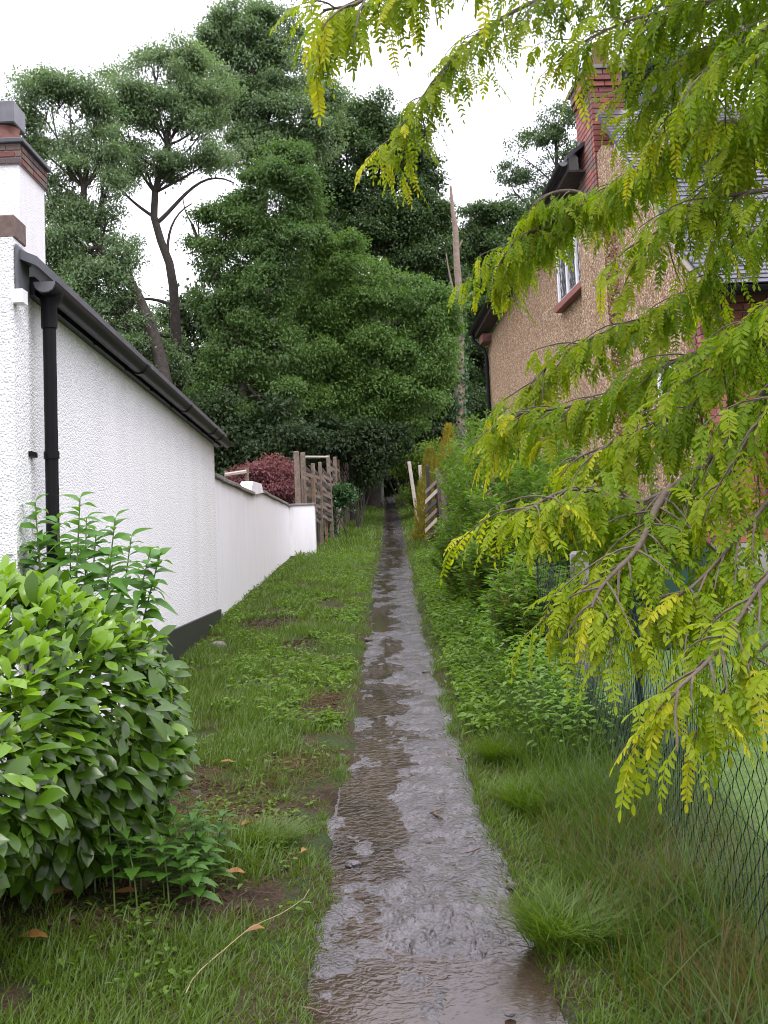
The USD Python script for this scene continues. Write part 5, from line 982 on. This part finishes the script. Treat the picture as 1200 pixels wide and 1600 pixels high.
stick('thin stick lying just behind the broken one on the path', [(677, 1277), (686, 1273), (694, 1270)], .006, lift=.022)
stick('dark twig at the right edge of the path', [(730, 1338), (750, 1330), (772, 1323)], .004)
stick('short dark twig above the one at the right path edge', [(727, 1312), (741, 1314), (755, 1315)], .003)
stick('dark twig crossing the lower left path edge', [(440, 1577), (475, 1583), (512, 1592)], .005)
stick('dark stick on bare soil left of the straw', [(342, 1250), (365, 1248), (388, 1244)], .006, lift=.05)
stick('pale stick lying across the bare soil by the nettles', [(270, 1296), (310, 1292), (330, 1290)], .004, 'straw', .06)
stick('stick fallen at the far end of the path', [(676, 1182), (700, 1186), (724, 1190)], .006)
for lab, pts in (('long straw-coloured stem lying in the lower left grass', [(293, 1600), (318, 1555), (360, 1518), (400, 1487), (440, 1467), (470, 1447), (484, 1428)]), ('pale dry stalk at the left edge under the laurel', [(15, 1408), (50, 1385), (85, 1365)])): stick(lab, pts, .0022, 'straw', .085)
def stone(label, u, v, r, mt='stone_brown', lift=.0):
    x, y = on_ground(u, v); s_ = trimesh.creation.icosphere(3, 1.0); v_ = np.array(s_.vertices); v_ = v_ * (1 + .35 * (meshkit.noise(v_ * 1.6 + x * 9, 5) - .5))[:, None] * [r * 1.35, r, r * .7]; t = thing('stone', label, 'stone'); obj('body', (v_ + [x, y, float(prof(y)) + r * .4 + lift], np.array(s_.faces)), mt, t, True)
for a in (('rounded brown stone on the bare soil beyond the nettles', 305, 1262, .035, 'stone_brown', .05), ('dark clod on the mud bar across the path', 552, 1352, .026, 'wet_mud', -.012), ('flat stone at the foot of the black plinth', 340, 1020, .07, 'stone_coping', .04), ('small stone at the right edge of the path', 800, 1388, .018), ('dark pebble in the puddle at the lower right', 797, 1588, .012), ('pale stone at the left edge of the path', 524, 1153, .02, 'stone_coping'), ('dark clod at the right path edge under the weeds', 666, 1052, .025), ('grey stone on the left path edge', 534, 1183, .018), ('clod on the left path edge near the garden wall', 575, 1001, .03)): stone(*a)
# seed heads of tall grass among the golden leaves
for lab, u, v, d in (('pale grass seed head in front of the house corner', 1100, 862, 2.6), ('pale grass seed head by the right picture edge', 1165, 800, 2.5), ('pale grass seed head above the wire mesh at the right', 1140, 975, 2.4)):
    tip = at(u, v, d); b = np.array([tip[0] + .12, tip[1] + .05, float(ground_z(tip[0], d))]); t = thing('tall_grass_stem', lab, 'grass stem'); pts = spline([b, (b + tip) / 2 + [.05, 0, .15], tip], 10); obj('stem', tube(pts, np.linspace(.0025, .0012, 10), 4), 'green_stem', t)
    n = 130; k = rng.random(n); c = tip + np.stack([-.13 * k + rng.normal(size=n) * .02, rng.normal(size=n) * .03, -.03 * k * k - .02 * k + rng.normal(size=n) * .014 + .02], 1); obj('seed_head', leaf_fan4(c, rng.normal(size=(n, 3)) * .5 + [-.8, 0, -.4], rng.normal(size=(n, 3)), .016, .004), 'seed_head', t, kind='stuff')
